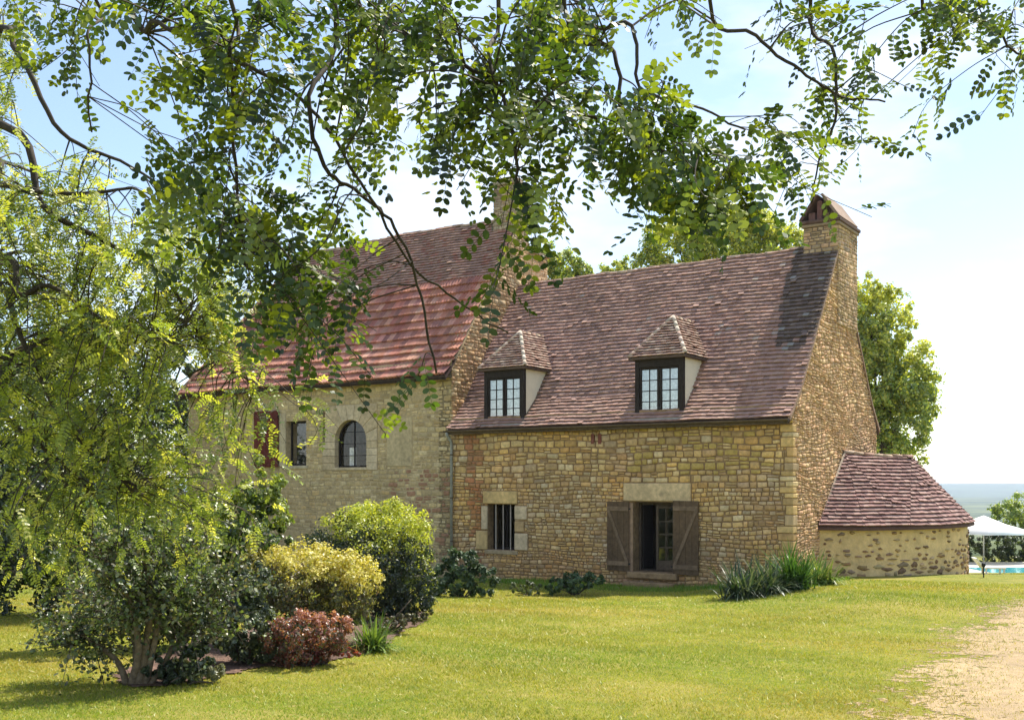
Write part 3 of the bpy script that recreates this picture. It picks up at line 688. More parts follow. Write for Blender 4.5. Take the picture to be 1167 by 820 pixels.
# left leaf swung inward
part('open_leaf', 'darkwood', dr, [(x0+.075, .39, z0+.05, x0+.115, .95, z1-.09)])
part('shelf', 'wood', house, [(xm+.05, .9, z0+.25+k*.36, x1+.25, 1.15, z0+.285+k*.36) for k in range(4)]+[(xm+.0, .9, .06, xm+.05, 1.15, z1-.1)])
part('floor', 'interior', house, [(-HL+.02, .52, .02, -.52, DEP-.52, .06)], bev=0)
part('partition', 'interior', house, [(-HL+.02, 2.6, .06, -.52, 2.7, 3.4), (-TL+.52, 2.6, .06, -HL-.52, 2.7, 5.6)][:1], bev=0)
part('step', 'mortar_deep', house, [fac(716, 0)[:1]+(-.34, -.6)+fac(773, 0)[:1]+(-.05, .13)], bev=.02)
part('door_sill', 'mortar_deep', house, [(x0-.12, -.16, z0-.17, x1+.14, .28, z0-.003)], bev=.02)
def shutter(xa, xb, za, zb, y=-.06, mat='shutter', flip=False, label=None, brace=True, planks=4):
    m_ = MB(); w = (xb-xa)/planks
    for i in range(planks): m_.box((xa+i*w+.002, y-.03, za+random.uniform(0, .01)), (xa+(i+1)*w-.002, y, zb-random.uniform(0, .01)), (1, 1, 1), .003)
    s = m_.build('shutter', M[mat], house)
    if label: s['label'] = label
    part('ledge', 'bracewood' if brace else mat, s, [(xa+.01, y-.055, za+.14, xb-.01, y-.03, za+.26)]); part('ledge', 'bracewood' if brace else mat, s, [(xa+.01, y-.055, zb-.26, xb-.01, y-.03, zb-.14)])
    if brace:
        a, b = (xa+.06, xb-.06) if not flip else (xb-.06, xa+.06)
        m_ = MB(); hw = .045; m_.add([(a-hw, y-.053, zb-.262), (a+hw, y-.053, zb-.262), (b+hw, y-.053, za+.262), (b-hw, y-.053, za+.262), (a-hw, y-.031, zb-.262), (a+hw, y-.031, zb-.262), (b+hw, y-.031, za+.262), (b-hw, y-.031, za+.262)],
              [(0,3,2,1), (0,1,5,4), (1,2,6,5), (2,3,7,6), (3,0,4,7)]); m_.build('brace', M['bracewood'], s)
    hx0 = xb if not flip else xa
    for zh in (za+.18, zb-.22):
        part('hinge', 'blackiron', s, [(hx0, y-.06, zh, hx0+.05, y-.04, zh+.04) if not flip else (hx0-.05, y-.06, zh, hx0, y-.04, zh+.04)], bev=.002)
    return s
a = rect((693.5, 571.5), (718.5, 653)); shutter(a[0], a[2], DOOR[1]-.0, a[3]+.02)
a = rect((768.5, 571), (797.5, 654)); shutter(a[0], a[2], DOOR[1]-.02, a[3]+.02, flip=True)
# tall wing window with its red shutter, arched window
x0, z0, x1, z1 = TWIN
tw = part('window', 'darkwood', house, [(x0, .22, z0, x0+.06, .28, z1), (x1-.06, .22, z0, x1, .28, z1), (x0+.06, .22, z1-.07, x1-.06, .28, z1), (x0+.06, .22, z0, x1-.06, .28, z0+.07)])
m_ = MB(); m_.box((x0+.06, .245, z0+.07), (x1-.06, .25, z1-.07)); m_.build('pane', M['darkglass'], tw)
block('window_sill', (x0-.1, z0-.12, x1+.08, z0), -.04, .2, (.50, .42, .28))
a = rect((291.5, 469), (319, 532)); shutter(a[0], a[2], a[1], a[3], mat='redwood', brace=False, label='closed dark red plank shutter')
# arch
x0, z0, x1, z1 = ARCH; X0, Z0, X1, Z1 = ARCHO; xc = (x0+x1)/2; r = (x1-x0)/2; zs = z1-r
m_ = MB()
def dressed(poly, c, y0=-.03, y1=.28):            # convex (x,z) polygon extruded
    n_ = len(poly); cx_ = sum(p[0] for p in poly)/n_; cz_ = sum(p[1] for p in poly)/n_
    pi = [(cx_+(p[0]-cx_)*.955, cz_+(p[1]-cz_)*.965) for p in poly]
    V = [(p[0], y0+.01, p[1]) for p in poly]+[(p[0], y0, p[1]) for p in pi]+[(p[0], y1, p[1]) for p in poly]
    m_.add(V, [tuple(range(n_, 2*n_))]+[(i, (i+1) % n_, n_+(i+1) % n_, n_+i) for i in range(n_)]+[(2*n_+i, 2*n_+(i+1) % n_, (i+1) % n_, i) for i in range(n_)], c)
pal = [(.58, .46, .30), (.54, .42, .26), (.60, .48, .32), (.52, .40, .25)]
def ortho(c): return random.choice(pal)
nz_ = 4
for i in range(nz_):
    za, zb = Z0+(zs-Z0)*i/nz_, Z0+(zs-Z0)*(i+1)/nz_
    if zb <= z0+.02: pass
    dressed([(X0, za+.004), (x0, za+.004), (x0, zb-.004), (X0, zb-.004)], ortho(0)); dressed([(x1, za+.004), (X1, za+.004), (X1, zb-.004), (x1, zb-.004)], ortho(0))
dressed([(x0, Z0), (x1, Z0), (x1, z0), (x0, z0)], ortho(0), -.05)
na = 9
def outer(a_):
    dx, dz = math.cos(a_), math.sin(a_); k = min((X1-xc)/abs(dx) if abs(dx) > 1e-6 else 9e9, (Z1-zs)/dz if dz > 1e-6 else 9e9); return (xc+dx*k, zs+dz*k)
for i in range(na):
    a0_, a1_ = math.pi*i/na+.006, math.pi*(i+1)/na-.006
    p0, p1 = outer(a0_), outer(a1_); pts = [(xc+r*math.cos(a0_), zs+r*math.sin(a0_)), p0]
    for cxn in ((X1, Z1), (X0, Z1)):
        ac = math.atan2(cxn[1]-zs, cxn[0]-xc)
        if a0_ < ac < a1_: pts.append(cxn)
    pts += [p1]; am = (a0_+a1_)/2; pts += [(xc+r*math.cos(a1_), zs+r*math.sin(a1_)), (xc+r*math.cos(am), zs+r*math.sin(am))]
    dressed(pts, ortho(0))
m_.build('arch_surround', M['stone'], house)
m_ = MB()
def arch_ring(rr0, rr1, ya, yb):
    V = []; n_ = 16
    pts0 = [(x0+(r-rr0), z0)]+[(xc-rr0*math.cos(math.pi*i/n_), zs+rr0*math.sin(math.pi*i/n_)) for i in range(n_+1)]+[(xc+rr0, z0)]
    pts1 = [(x0+(r-rr1), z0)]+[(xc-rr1*math.cos(math.pi*i/n_), zs+rr1*math.sin(math.pi*i/n_)) for i in range(n_+1)]+[(xc+rr1, z0)]
    k = len(pts0); V = [(p[0], ya, p[1]) for p in pts0]+[(p[0], ya, p[1]) for p in pts1]+[(p[0], yb, p[1]) for p in pts0]+[(p[0], yb, p[1]) for p in pts1]
    m_.add(V, [(i, i+1, k+i+1, k+i) for i in range(k-1)]+[(k+i, k+i+1, 3*k+i+1, 3*k+i) for i in range(k-1)])
arch_ring(r, r-.055, .16, .22)
m_.box((xc-.02, .17, z0), (xc+.02, .21, z1-.05)); 
for k in range(1, 4): m_.box((x0+.05, .175, z0+(z1-z0)*k/4-.01), (xc-.02, .205, z0+(z1-z0)*k/4+.01)); m_.box((xc+.02, .175, z0+(z1-z0)*k/4-.01), (x1-.05, .205, z0+(z1-z0)*k/4+.01))
m_.box((x0+.05, .165, z0), (x1-.05, .215, z0+.06))
aw = m_.build('arched_window', M['darkwood'], house)
m_ = MB(); pts = [(x0+.03, z0)]+[(xc-(r-.03)*math.cos(math.pi*i/16), zs+(r-.03)*math.sin(math.pi*i/16)) for i in range(17)]+[(x1-.03, z0)]
m_.add([(p[0], .19, p[1]) for p in pts], [tuple(range(len(pts)))]); m_.build('pane', M['darkglass'], aw)
m_ = MB(); m_.box((xc-.30, .26, z0+.02), (xc-.02, .28, z0+(z1-z0)*.42)); o = m_.build('curtain', M['curtain'], aw)
# two clay vents high on the front
for pxa in (674, 682):
    a = rect((pxa, 494), (pxa+4, 506)); block('vent', a, -.045, .05, (.20, .07, .05), .006)
# gutter and downpipe
m_ = MB()
gy, gz = -.33, 4.28; n_ = 9; xs_ = (-HL-.05, .02)
V = []
for x in xs_:
    for rr in (.055, .048):
        for k in range(n_): a_ = math.pi+math.pi*k/(n_-1); V.append((x, gy+rr*math.cos(a_), gz+.03+rr*math.sin(a_)))
F = [(k, k+1, 2*n_+k+1, 2*n_+k) for k in range(n_-1)]+[(n_+k, 3*n_+k, 3*n_+k+1, n_+k+1) for k in range(n_-1)]+[(0, 2*n_, 3*n_, n_), (n_-1, 2*n_-1, 4*n_-1, 3*n_-1)]+[(2*n_+k, 2*n_+k+1, 3*n_+k+1, 3*n_+k) for k in range(n_-1)]
m_.add(V, F); m_.build('gutter', M['copper'], house)
part('fascia', 'wood', house, [(-HL, -.27, EZ-.19, .0, -.245, EZ-.07), (-HL, -.245, EZ-.10, .0, -.0, EZ-.075)])
m_ = MB(); px_ = -HL+.06
m_.tube([(px_, -.33, 4.26), (px_, -.30, 4.16), (px_, -.12, 4.0), (px_, -.10, 3.9), (px_, -.10, .15)], .042, 10); dp = m_.build('downpipe', M['zinc'], house, True)
for z in (3.6, 2.3, 1.0): m_ = MB(); m_.tube([(px_, -.10, z-.02), (px_, -.10, z+.02)], .05, 10); m_.build('pipe_clip', M['copper'], dp, True)
part('tall_wing_fascia', 'wood', house, [(-TL-.2, -.30, TEZ-.17, -HL, -.275, TEZ-.06), (-TL-.2, -.275, TEZ-.09, -HL, -.0, TEZ-.065)])

# ------------------------------------------------------------ dormers
def dormer(xc, label):
    hw, yf, zb_, zt = .71, -.03, 4.50, 6.06
    root = bpy.data.objects.new('dormer_window', None); COL.objects.link(root); root.parent = house; root.location = (xc, 0, 0)
    root['label'] = label
    fr = .12; gx = hw-fr
    part('dormer_frame', 'darkwood', root, [(-hw, yf, zb_, -gx, yf+.12, zt), (gx, yf, zb_, hw, yf+.12, zt), (-gx, yf, zt-.24, gx, yf+.12, zt), (-gx, yf, zb_, gx, yf+.12, zb_+.05)], bev=.008)
    bx = []; z0, z1 = zb_+.05, zt-.24; y0, y1 = yf+.04, yf+.09
    for s in (-1, 1):
        a, b = (-gx, -.01) if s < 0 else (.01, gx)
        bx += [(a, y0, z0, a+.06, y1, z1), (b-.06, y0, z0, b, y1, z1), (a+.06, y0, z1-.06, b-.06, y1, z1), (a+.06, y0, z0, b-.06, y1, z0+.08)]
        bx += [((a+b)/2-.013, y0+.01, z0+.08, (a+b)/2+.013, y1-.01, z1-.06)]
        for k in range(1, 4): zz = z0+.08+(z1-z0-.14)*k/4; bx += [(a+.06, y0+.012, zz-.012, b-.06, y1-.012, zz+.012)]
    part('casement', 'darkwood', root, bx, bev=.003)
    m_ = MB(); m_.box((-gx+.03, y0+.022, z0+.04), (gx-.03, y0+.026, z1-.03)); m_.build('pane', M['glass'], root)
    m_ = MB(); nn = 40; V = []
    for i in range(nn+1):
        x = -gx+.04+(2*gx-.08)*i/nn; V += [(x, yf+.15+.012*math.sin(i*1.1), z0+.02), (x, yf+.15+.012*math.sin(i*1.1+.3), z1-.02)]
    m_.add(V, [(2*i, 2*i+2, 2*i+3, 2*i+1) for i in range(nn)]); m_.build('curtain', M['curtain'], root, True)
    ys = lambda z: .55+(z-5.12)/(RZ-5.12)*(RY-.55) if z > 5.12 else -.26+(z-4.33)*.81/.79
    m_ = MB()
    for s in (-1, 1):
        xo, xi = s*(hw-.002), s*(hw-.08)
        prof_ = [(yf+.121, ys(zb_)*0+zb_-.1), (yf+.121, zt), (ys(zt)+.1, zt), (ys(zb_)+.2, zb_-.1)]
        V = [(xo, y, z) for y, z in prof_]+[(xi, y, z) for y, z in prof_]
        f = [(0, 3, 2, 1), (4, 5, 6, 7), (1, 2, 6, 5)] if s > 0 else [(0, 1, 2, 3), (4, 7, 6, 5), (1, 5, 6, 2)]
        m_.add(V, f)
    m_.build('cheek', M['cream'], root)
    part('dormer_sill', 'zinc', root, [(-hw-.04, yf-.10, zb_-.05, hw+.04, yf+.13, zb_-.002), (-hw-.10, yf-.20, zb_-.12, hw+.10, yf-.05, zb_-.052)], bev=.006)
    # zinc flashing against each cheek, then the little hipped roof
    m_ = MB()
    for s in (-1, 1):
        a = Vector((s*(hw+.0), yf-.1, zb_-.12+.02)); L0 = [(s*hw, y, prof(y, PROF)+.075) for y in (yf-.12, .55, ys(zt)+.05)]; L1 = [(s*(hw+.10), y, prof(y, PROF)+.060) for y in (yf-.12, .55, ys(zt)+.05)]
        f = [(0, 1, 4, 3), (1, 2, 5, 4)]; f = f if s < 0 else [q[::-1] for q in f]; m_.add(L0+L1, f)
    m_.build('flashing', M['copper'], root)
    ov = .13; ze = zt+.02; za = 7.22; ya = .84; yr = ys(za)+.05; ye = ys(ze)+.1
    e0, e1 = Vector((-hw-ov, yf-ov, ze)), Vector((hw+ov, yf-ov, ze)); ap = Vector((0, ya, za)); m_ = MB()
    def tri_tiles(a, b, c, d=None, sd=1):
        u = (b-a).normalized(); q = [a, b, c]+([d] if d else []); nrm = (b-a).cross(c-a).normalized(); v = nrm.cross(u)
        reg = [((p-a).dot(u), (p-a).dot(v)) for p in q]
        tiles(m_, a, u, v, reg, w=.15, e=.105, th=.018, seed=sd, sagamp=0, pal=[(.34, .22, .17), (.40, .28, .22), (.29, .18, .15), (.45, .34, .27), (.32, .19, .14)])
    rr_ = Vector((0, yr, za))
    tri_tiles(e0, e1, ap, sd=3)
    tri_tiles(e1, Vector((hw+ov, ye, ze)), rr_, ap, sd=4); tri_tiles(Vector((-hw-ov, ye, ze)), e0, ap, rr_, sd=5)
    V = [e0, e1, Vector((hw+ov, ye, ze)), Vector((-hw-ov, ye, ze)), ap, rr_]
    lo = [p-Vector((0, 0, .05)) for p in V]
    m_.add(V+lo, [(0, 1, 4), (1, 2, 5, 4), (3, 0, 4, 5), (6, 9, 8, 7), (0, 6, 7, 1), (1, 7, 8, 2), (3, 9, 6, 0)], (.12, .08, .06))
    m_.build('dormer_roof', M['tile'], root)
    ridge(e0+Vector((.02, .02, .04)), ap+Vector((0, 0, .03)), .055, .22, root, 3, 'hip_tile', False, ((.44, .33, .25), (.50, .40, .31), (.38, .26, .2)))
    ridge(e1+Vector((-.02, .02, .04)), ap+Vector((0, 0, .03)), .055, .22, root, 4, 'hip_tile', False, ((.48, .38, .30), (.54, .44, .35), (.4, .29, .22)))
    ridge(ap+Vector((0, 0, .02)), rr_+Vector((0, 0, .02)), .055, .22, root, 5, 'ridge_tile', False)
    return root
xd2 = fac(750.5, 470, 0)[0]; xd1 = fac(574, 470, 0)[0]; print('dormers', xd1, xd2)
dormer(xd2+.02, 'right dormer, clear of leaves in the middle of the roof'); dormer(xd1+.02, 'left dormer close beside the tall wing')

# ------------------------------------------------------------ lean-to bread-oven outhouse
oh = thing('outhouse', 'low rounded stone outhouse with hipped brown tile roof against the farmhouse gable', 'outhouse')
def hw2(x, y): return (A[0]+CA*x+SA*y, A[1]-SA*x+CA*y)
g0 = hw2(.0, 1.98); g1 = hw2(.0, 7.0)
plan = [g0, (9.25, 27.55), (10.5, 27.95), (11.7, 28.75), (12.75, 29.8), (13.45, 30.95), (13.75, 32.2), (13.55, 33.6), (12.8, 34.6), g1]
mb = MB(); ob_ = MB(); zt = 1.60
def wall_ring(m_, pl, z0, z1):
    n_ = len(pl); V = [(x, y, z0) for x, y in pl]+[(x, y, z1) for x, y in pl]; m_.add(V, [(i, i+1, n_+i+1, n_+i) for i in range(n_-1)])
# smooth the plan
def smooth_plan(pl, it=2):
    for _ in range(it):
        q = [pl[0]]
        for a, b in zip(pl[:-1], pl[1:]): q += [(a[0]*.75+b[0]*.25, a[1]*.75+b[1]*.25), (a[0]*.25+b[0]*.75, a[1]*.25+b[1]*.75)]
        q.append(pl[-1]); pl = q
    return pl
sp = smooth_plan(plan); wall_ring(mb, sp, -1.0, zt); mb.build('wall', M['render'], oh, False)
cum = [0]
for a, b in zip(sp[:-1], sp[1:]): cum.append(cum[-1]+math.hypot(b[0]-a[0], b[1]-a[1]))
def onplan(u, v, d):
    u = min(max(u, 0), cum[-1]-1e-4); i = max(k for k in range(len(cum)-1) if cum[k] <= u); k = (u-cum[i])/(cum[i+1]-cum[i]+1e-9)
    a, b = sp[i], sp[i+1]; tx, ty = (b[0]-a[0]), (b[1]-a[1]); L = math.hypot(tx, ty); return (a[0]+tx*k+ty/L*d, a[1]+ty*k-tx/L*d, v)
mb = MB(); rs = random.Random(3); v = .05
rowi = 0
while v < 1.45:                                    # rough stones showing through the render
    u = rs.uniform(0, .3)
    while u < cum[-1]*.72:
        w_ = rs.uniform(.09, .38)*(1.15 if v < .8 else .75); h_ = rs.uniform(.05, .15)*(1.2 if v < .7 else .7)
        if rs.random() < (.85 if v < .95 else .42):
            k = 8; V = []; uc, vc = u+w_/2, v+rs.uniform(-.05, .05)
            for ring, (f, d) in enumerate(((1, -.01), (.86, .022), (.55, .042))):
                for i in range(k): an = 2*math.pi*i/k; V.append(onplan(uc+f*w_/2*math.cos(an)*(1+.22*math.sin(i*1.7+uc*31)), vc+f*h_/2*math.sin(an)*(1.0+.38*math.sin(i*2.1+uc*17)), d))
            F = [(i, (i+1) % k, k+(i+1) % k, k+i) for i in range(k)]+[(k+i, k+(i+1) % k, 2*k+(i+1) % k, 2*k+i) for i in range(k)]+[tuple(range(2*k, 3*k))]
            mb.add(V, F, vary(rs.choice([(.28, .17, .08), (.34, .22, .10), (.20, .12, .065), (.42, .30, .16), (.30, .20, .13)]), .2))
        u += w_+rs.uniform(.05, .16)
    v += .135; rowi += 1
mb.build('stonework', M['stone'], oh, True)
# roof: faceted hip from ridge to eaves
mb = MB(); r0 = Vector((*hw2(.03, 3.95), 3.52)); r1 = Vector((11.25, 29.75, 3.46))
cen = Vector((10.9, 30.4, 0)); ev = []
for i, (x, y) in enumerate(plan):
    d = Vector((x, y, 0))-cen; d.z = 0; d.normalize(); k = .0 if i in (0,) else .17
    ev.append(Vector((x+d.x*k, y+d.y*k, 1.60)))
ev[0] = Vector((*hw2(.03, 1.80), 1.62)); ev[-1] = Vector((*hw2(.03, 7.15), 1.62)); rb = Vector((*hw2(.03, 4.3), 3.5))
def face_tiles(pts, sd):
    nrm = (pts[1]-pts[0]).cross(pts[2]-pts[0]).normalized(); u = Vector((0, 0, 1)).cross(nrm).normalized(); v = nrm.cross(u); a = min(pts, key=lambda p: p.z)
    reg = [((p-a).dot(u), (p-a).dot(v)) for p in pts]; lo = min(q[1] for q in reg); a = a+v*lo; reg = [(x, y-lo) for x, y in reg]
    tiles(mb, a, u, v, reg, w=.17, e=.125, th=.026, seed=sd, sagamp=.5, pal=[(.23, .125, .11), (.28, .16, .14), (.20, .11, .10), (.33, .21, .18)], gapp=.003)
    mb.add([p-Vector((0, 0, .02)) for p in pts]+[p-Vector((0, 0, .09)) for p in pts], [tuple(range(len(pts))), tuple(range(len(pts), 2*len(pts)))[::-1], (0, len(pts), len(pts)+1, 1)], (.11, .06, .05))
face_tiles([ev[0], ev[1], r0], 1)
face_tiles([ev[1], ev[2], r0], 2); face_tiles([ev[2], r1, r0], 20)
for i in range(2, len(ev)-1): face_tiles([ev[i], ev[i+1], r1], 3+i)
orf = mb.build('roof', M['tile'], oh)
face = MB()
ridge(r0+Vector((0, 0, .03)), r1+Vector((.05, 0, .03)), .06, .3, orf, 6)
m_ = MB(); pts = [Vector((*hw2(.06, 1.9), 1.70)), Vector((*hw2(.06, 3.95), 3.58))]
m_.tube([pts[0], (pts[0]+pts[1])/2, pts[1]], .035, 6, (.42, .34, .25)); m_.build('flashing', M['tile'], orf)

# ------------------------------------------------------------ foliage helpers
def leaf_faces(P, Nn, size, rr, asp=1.7, six=False):
    """pointed leaves: P centres, Nn normals, size lengths"""
    n = len(P); a = rr.normal(size=(n, 3)); U = np.cross(Nn, a); U /= np.linalg.norm(U, axis=1)[:, None]+1e-9; Wv = np.cross(Nn, U)
    s = size[:, None]
    if six: sh = [(-.5, 0, 0), (-.2, .30, .05), (.2, .27, .05), (.5, 0, -.03), (.2, -.27, .05), (-.2, -.30, .05)]
    else: sh = [(-.5, 0, 0), (0, .32, .07), (.5, 0, -.02), (0, -.32, .07)]
    return np.stack([P+s*(x*U+y*1.7/asp*Wv+z*Nn) for x, y, z in sh], 1)
def cols(n, pal, rr, amt=.2):
    pal = np.array(pal); c = pal[rr.integers(0, len(pal), n)]; return c*(1+rr.uniform(-amt, amt, (n, 1)))
def blob_leaves(mb, lobes, n, size, pal, rr, outb=.5, six=False, shell=.55, up=.25, zmin=None, tip=None, asp=1.7):
    """leaves spread through lobes (cx,cy,cz,rx,ry,rz), each lobe broken into small clumps"""
    lobes = np.array(lobes, float); wgt = lobes[:, 3]*lobes[:, 5]; wgt /= wgt.sum()
    nc = max(8, int(n/60)); li = rr.choice(len(lobes), nc, p=wgt); d = rr.normal(size=(nc, 3)); d /= np.linalg.norm(d, axis=1)[:, None]
    rad = shell+(1-shell)*rr.random(nc)**.6; rad *= rr.uniform(.86, 1.1, nc)
    C0 = lobes[li, :3]+d*rad[:, None]*lobes[li, 3:6]; cr_ = .17*lobes[li, 3:6].mean(1)*rr.uniform(.6, 1.5, nc)
    k = rr.choice(nc, n); dd = rr.normal(size=(n, 3)); dd /= np.linalg.norm(dd, axis=1)[:, None]
    P = C0[k]+dd*(cr_[k]*rr.random(n)**.5)[:, None]
    Nn = dd*.6+d[k]*outb+rr.normal(size=(n, 3))*.45; Nn[:, 2] += up; Nn /= np.linalg.norm(Nn, axis=1)[:, None]
    sz = size*rr.uniform(.6, 1.35, n); keep = np.ones(n, bool)
    if zmin is not None: keep = P[:, 2] > zmin
    V = leaf_faces(P, Nn, sz, rr, asp, six); c = cols(n, pal, rr)
    c = c*(1+rr.uniform(-.18, .18, nc))[k][:, None]
    if tip is not None:  # sunward and upper leaves recoloured, sunlight painted into the palette
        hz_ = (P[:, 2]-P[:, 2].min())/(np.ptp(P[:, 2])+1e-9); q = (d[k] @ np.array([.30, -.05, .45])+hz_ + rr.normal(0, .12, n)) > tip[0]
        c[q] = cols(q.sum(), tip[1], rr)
    mb.bulk(V[keep], 6 if six else 4, c[keep])
def curve(pts, n=14):
    pts = np.array(pts, float)
    if len(pts) < 3: t = np.linspace(0, 1, n)[:, None]; return pts[0]*(1-t)+pts[-1]*t
    out_ = []; P = np.vstack([2*pts[0]-pts[1], pts, 2*pts[-1]-pts[-2]]); m_ = len(pts)-1; per = max(3, n//m_)
    for i in range(m_):
        p0, p1, p2, p3 = P[i:i+4]; t = np.linspace(0, 1, per, endpoint=(i == m_-1))[:, None]
        out_.append(.5*((2*p1)+(-p0+p2)*t+(2*p0-5*p1+4*p2-p3)*t**2+(-p0+3*p1-3*p2+p3)*t**3))
    return np.concatenate(out_)

def bg_tree(name, label, x, y, lobes, n, size, pal, trunk_r=.22, h=6, group=None, seed=1, tip=None, mat='leaf', cat='tree'):
    rr = np.random.default_rng(seed); z = float(ground(x, y)); t = thing(name, label, cat, (x, y, z), 0, group)
    m_ = MB(); m_.tube(curve([(0, 0, -.2), (.1, .05, h*.35), (-.05, .1, h*.7), (.05, 0, h)], 12), np.linspace(trunk_r, trunk_r*.3, 12), 8)
    m_.build('trunk', M['bark'], t, True)
    m_ = MB()
    for L in lobes:
        a = np.array([0, 0, h*.35+rr.uniform(0, h*.3)]); b = np.array(L[:3]); m_.tube(curve([a, (a+b)/2+np.array([0, 0, .3]), b], 8), np.linspace(trunk_r*.45, .03, 8)[:len(curve([a, (a+b)/2, b], 8))], 5)
    m_.build('limb', M['bark'], t, True)
    m_ = MB(); blob_leaves(m_, lobes, n, size, pal, rr, tip=tip); m_.build('crown', M[mat], t)
    return t
G_MID = [(.18, .26, .055), (.23, .31, .06), (.14, .21, .045), (.27, .35, .075)]
G_YEL = [(.44, .48, .08), (.54, .54, .10), (.36, .41, .07)]
G_DRK = [(.022, .04, .018), (.035, .055, .02), (.015, .03, .014), (.05, .075, .03)]
def lob(px, py, Y, rpx, rpy=None, x0=0, y0=0, z0=0, dep=1.0):
    p = W(px, py, Y); r = rpx*Y/FPX; rz_ = (rpy or rpx)*Y/FPX; return (p[0]-x0, p[1]-y0, p[2]-z0, r, r*dep, rz_)
def tree_px(name, label, px, Y, specs, n, size, pal, **k):
    x = (px-CX)/FPX*Y; z = float(ground(x, Y)); L = [lob(a, b, Y+(q[0] if q else 0), c, d, x, Y, z) for (a, b, c, d, *q) in specs]
    return bg_tree(name, label, x, Y, L, n, size, pal, **k)
BG = 'trees standing behind the farmhouse'
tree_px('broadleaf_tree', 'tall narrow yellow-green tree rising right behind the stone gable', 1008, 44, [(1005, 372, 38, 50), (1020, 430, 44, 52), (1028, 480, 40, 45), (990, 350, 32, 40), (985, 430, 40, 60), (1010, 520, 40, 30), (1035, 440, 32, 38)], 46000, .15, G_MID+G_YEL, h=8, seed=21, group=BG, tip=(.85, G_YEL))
tree_px('broadleaf_tree', 'broad tree with sunlit yellow top showing above the ridge between second dormer and chimney', 825, 50, [(775, 285, 48, 40), (825, 275, 52, 42), (880, 285, 46, 36), (800, 262, 36, 24), (850, 262, 40, 24), (900, 290, 30, 30), (735, 312, 36, 22), (700, 315, 22, 22)], 46000, .16, G_MID+G_YEL, h=9, seed=22, group=BG, tip=(.7, G_YEL))
tree_px('broadleaf_tree', 'small green treetop between tall wing chimney and the low roof ridge', 640, 52, [(640, 312, 30, 30), (620, 300, 22, 24), (658, 318, 20, 20)], 12000, .15, G_MID+G_YEL, h=9, seed=23, group=BG)
tree_px('broadleaf_tree', 'dark dense tree behind the left end of the tall wing', 150, 44, [(190, 440, 50, 60), (120, 430, 80, 80), (60, 480, 90, 90), (170, 520, 60, 90), (215, 395, 35, 40)], 20000, .20, G_DRK+G_MID[:1], h=5, seed=24, group=BG)
tree_px('broadleaf_tree', 'dark tree behind the far left hedge', 10, 36, [(20, 480, 90, 90), (-60, 430, 90, 110), (60, 560, 70, 60)], 14000, .18, G_DRK+G_MID[:1], h=5, seed=25, group=BG)
tree_px('pale_bush', 'pale green bushy tree beyond the pool hedge at the right edge', 1165, 70, [(1150, 590, 26, 22), (1180, 580, 34, 26), (1128, 600, 14, 10)], 7000, .17, G_MID+G_YEL[:1], h=2.0, seed=26, trunk_r=.12)
def hedge(name, label, x0, x1, y, zb, zt, dep, n, pal, seed, size=.09):
    rr = np.random.default_rng(seed); m_ = MB(); L = []
    k = max(3, int((x1-x0)/.8))
    for i in range(k): L.append((x0+(x1-x0)*(i+.5)/k, y, (zb+zt)/2, (x1-x0)/k*.75, dep/2, (zt-zb)/2*rr.uniform(.93, 1.07)))
    blob_leaves(m_, L, n, size, pal, rr, shell=.5); return m_.build(name, M['leaf'], None, False, label=label, category='hedge')
hedge('hedge', 'clipped dark green hedge beyond the pool', 18.2, 24, 44, -1.1, .85, 1.3, 26000, [(.05, .075, .03), (.07, .10, .035), (.035, .05, .02)], 31)
hedge('hedge', 'dark evergreen hedge along the back of the left lawn', -20, -7.0, 21.0, .02, 4.6, 2.6, 60000, G_DRK+[(.06, .085, .045)], 32, .12)

# ------------------------------------------------------------ pool corner
mb = MB(); dz = -.36
V = [(13.9, 33.2), (15.2, 32.6), (30, 33.2), (30, 41.5), (13.9, 41.5)]
mb.add([(x, y, dz) for x, y in V]+[(x, y, dz-.5) for x, y in V], [(0, 1, 2, 3, 4)]+[(i, 5+i, 5+(i+1) % 5, (i+1) % 5) for i in range(5)])
M['deck'] = noise_mat('pale_paving', (.62, .56, .46), amt=.1, scale=3, bump=.2); mb.build('pool_terrace', M['deck'], None, False, kind='structure')
mb = MB(); mb.add([(16.6, 34.6, dz+.006), (29, 34.6, dz+.006), (29, 38.8, dz+.006), (16.6, 38.8, dz+.006)], [(0, 1, 2, 3)]); mb.build('pool_water', M['water'], None, False, kind='structure')
ux, uy = W(1121, 587, 42)[0], 42.0; uz = float(ground(ux, uy))
um = thing('parasol', 'open white parasol on a pole by the pool', 'parasol', (ux, uy, uz))
mb = MB(); zc = EYE+(HY-587)/FPX*42-uz; zr = EYE+(HY-604)/FPX*42-uz; rr_ = 1.75; V = [(0, 0, zc)]
for ring, f in enumerate((.5, 1.0)):
    for i in range(16): a_ = i*math.pi/8; V.append((f*rr_*math.cos(a_), f*rr_*math.sin(a_), zc+(zr-zc)*f-(.05*math.sin(f*math.pi))-(.02 if i % 2 else 0)))
F = [(0, 1+i, 1+(i+1) % 16) for i in range(16)]+[(1+i, 17+i, 17+(i+1) % 16, 1+(i+1) % 16) for i in range(16)]
n0 = len(V)
for i in range(16): x, y, z = V[17+i]; V.append((x*1.005, y*1.005, z-.10))
F += [(17+i, n0+i, n0+(i+1) % 16, 17+(i+1) % 16) for i in range(16)]; mb.add(V, F); mb.build('canopy', M['white'], um, True)
mb = MB(); mb.tube([(0, 0, .02), (0, 0, zc-.02)], .025, 8); mb.build('pole', M['plastic'], um, True)
mb = MB(); mb.tube([(0, 0, 0), (0, 0, .08)], .26, 16); mb.build('base', M['plastic'], um)
lx, ly = W(1126, 645, 35.2)[0], 35.2
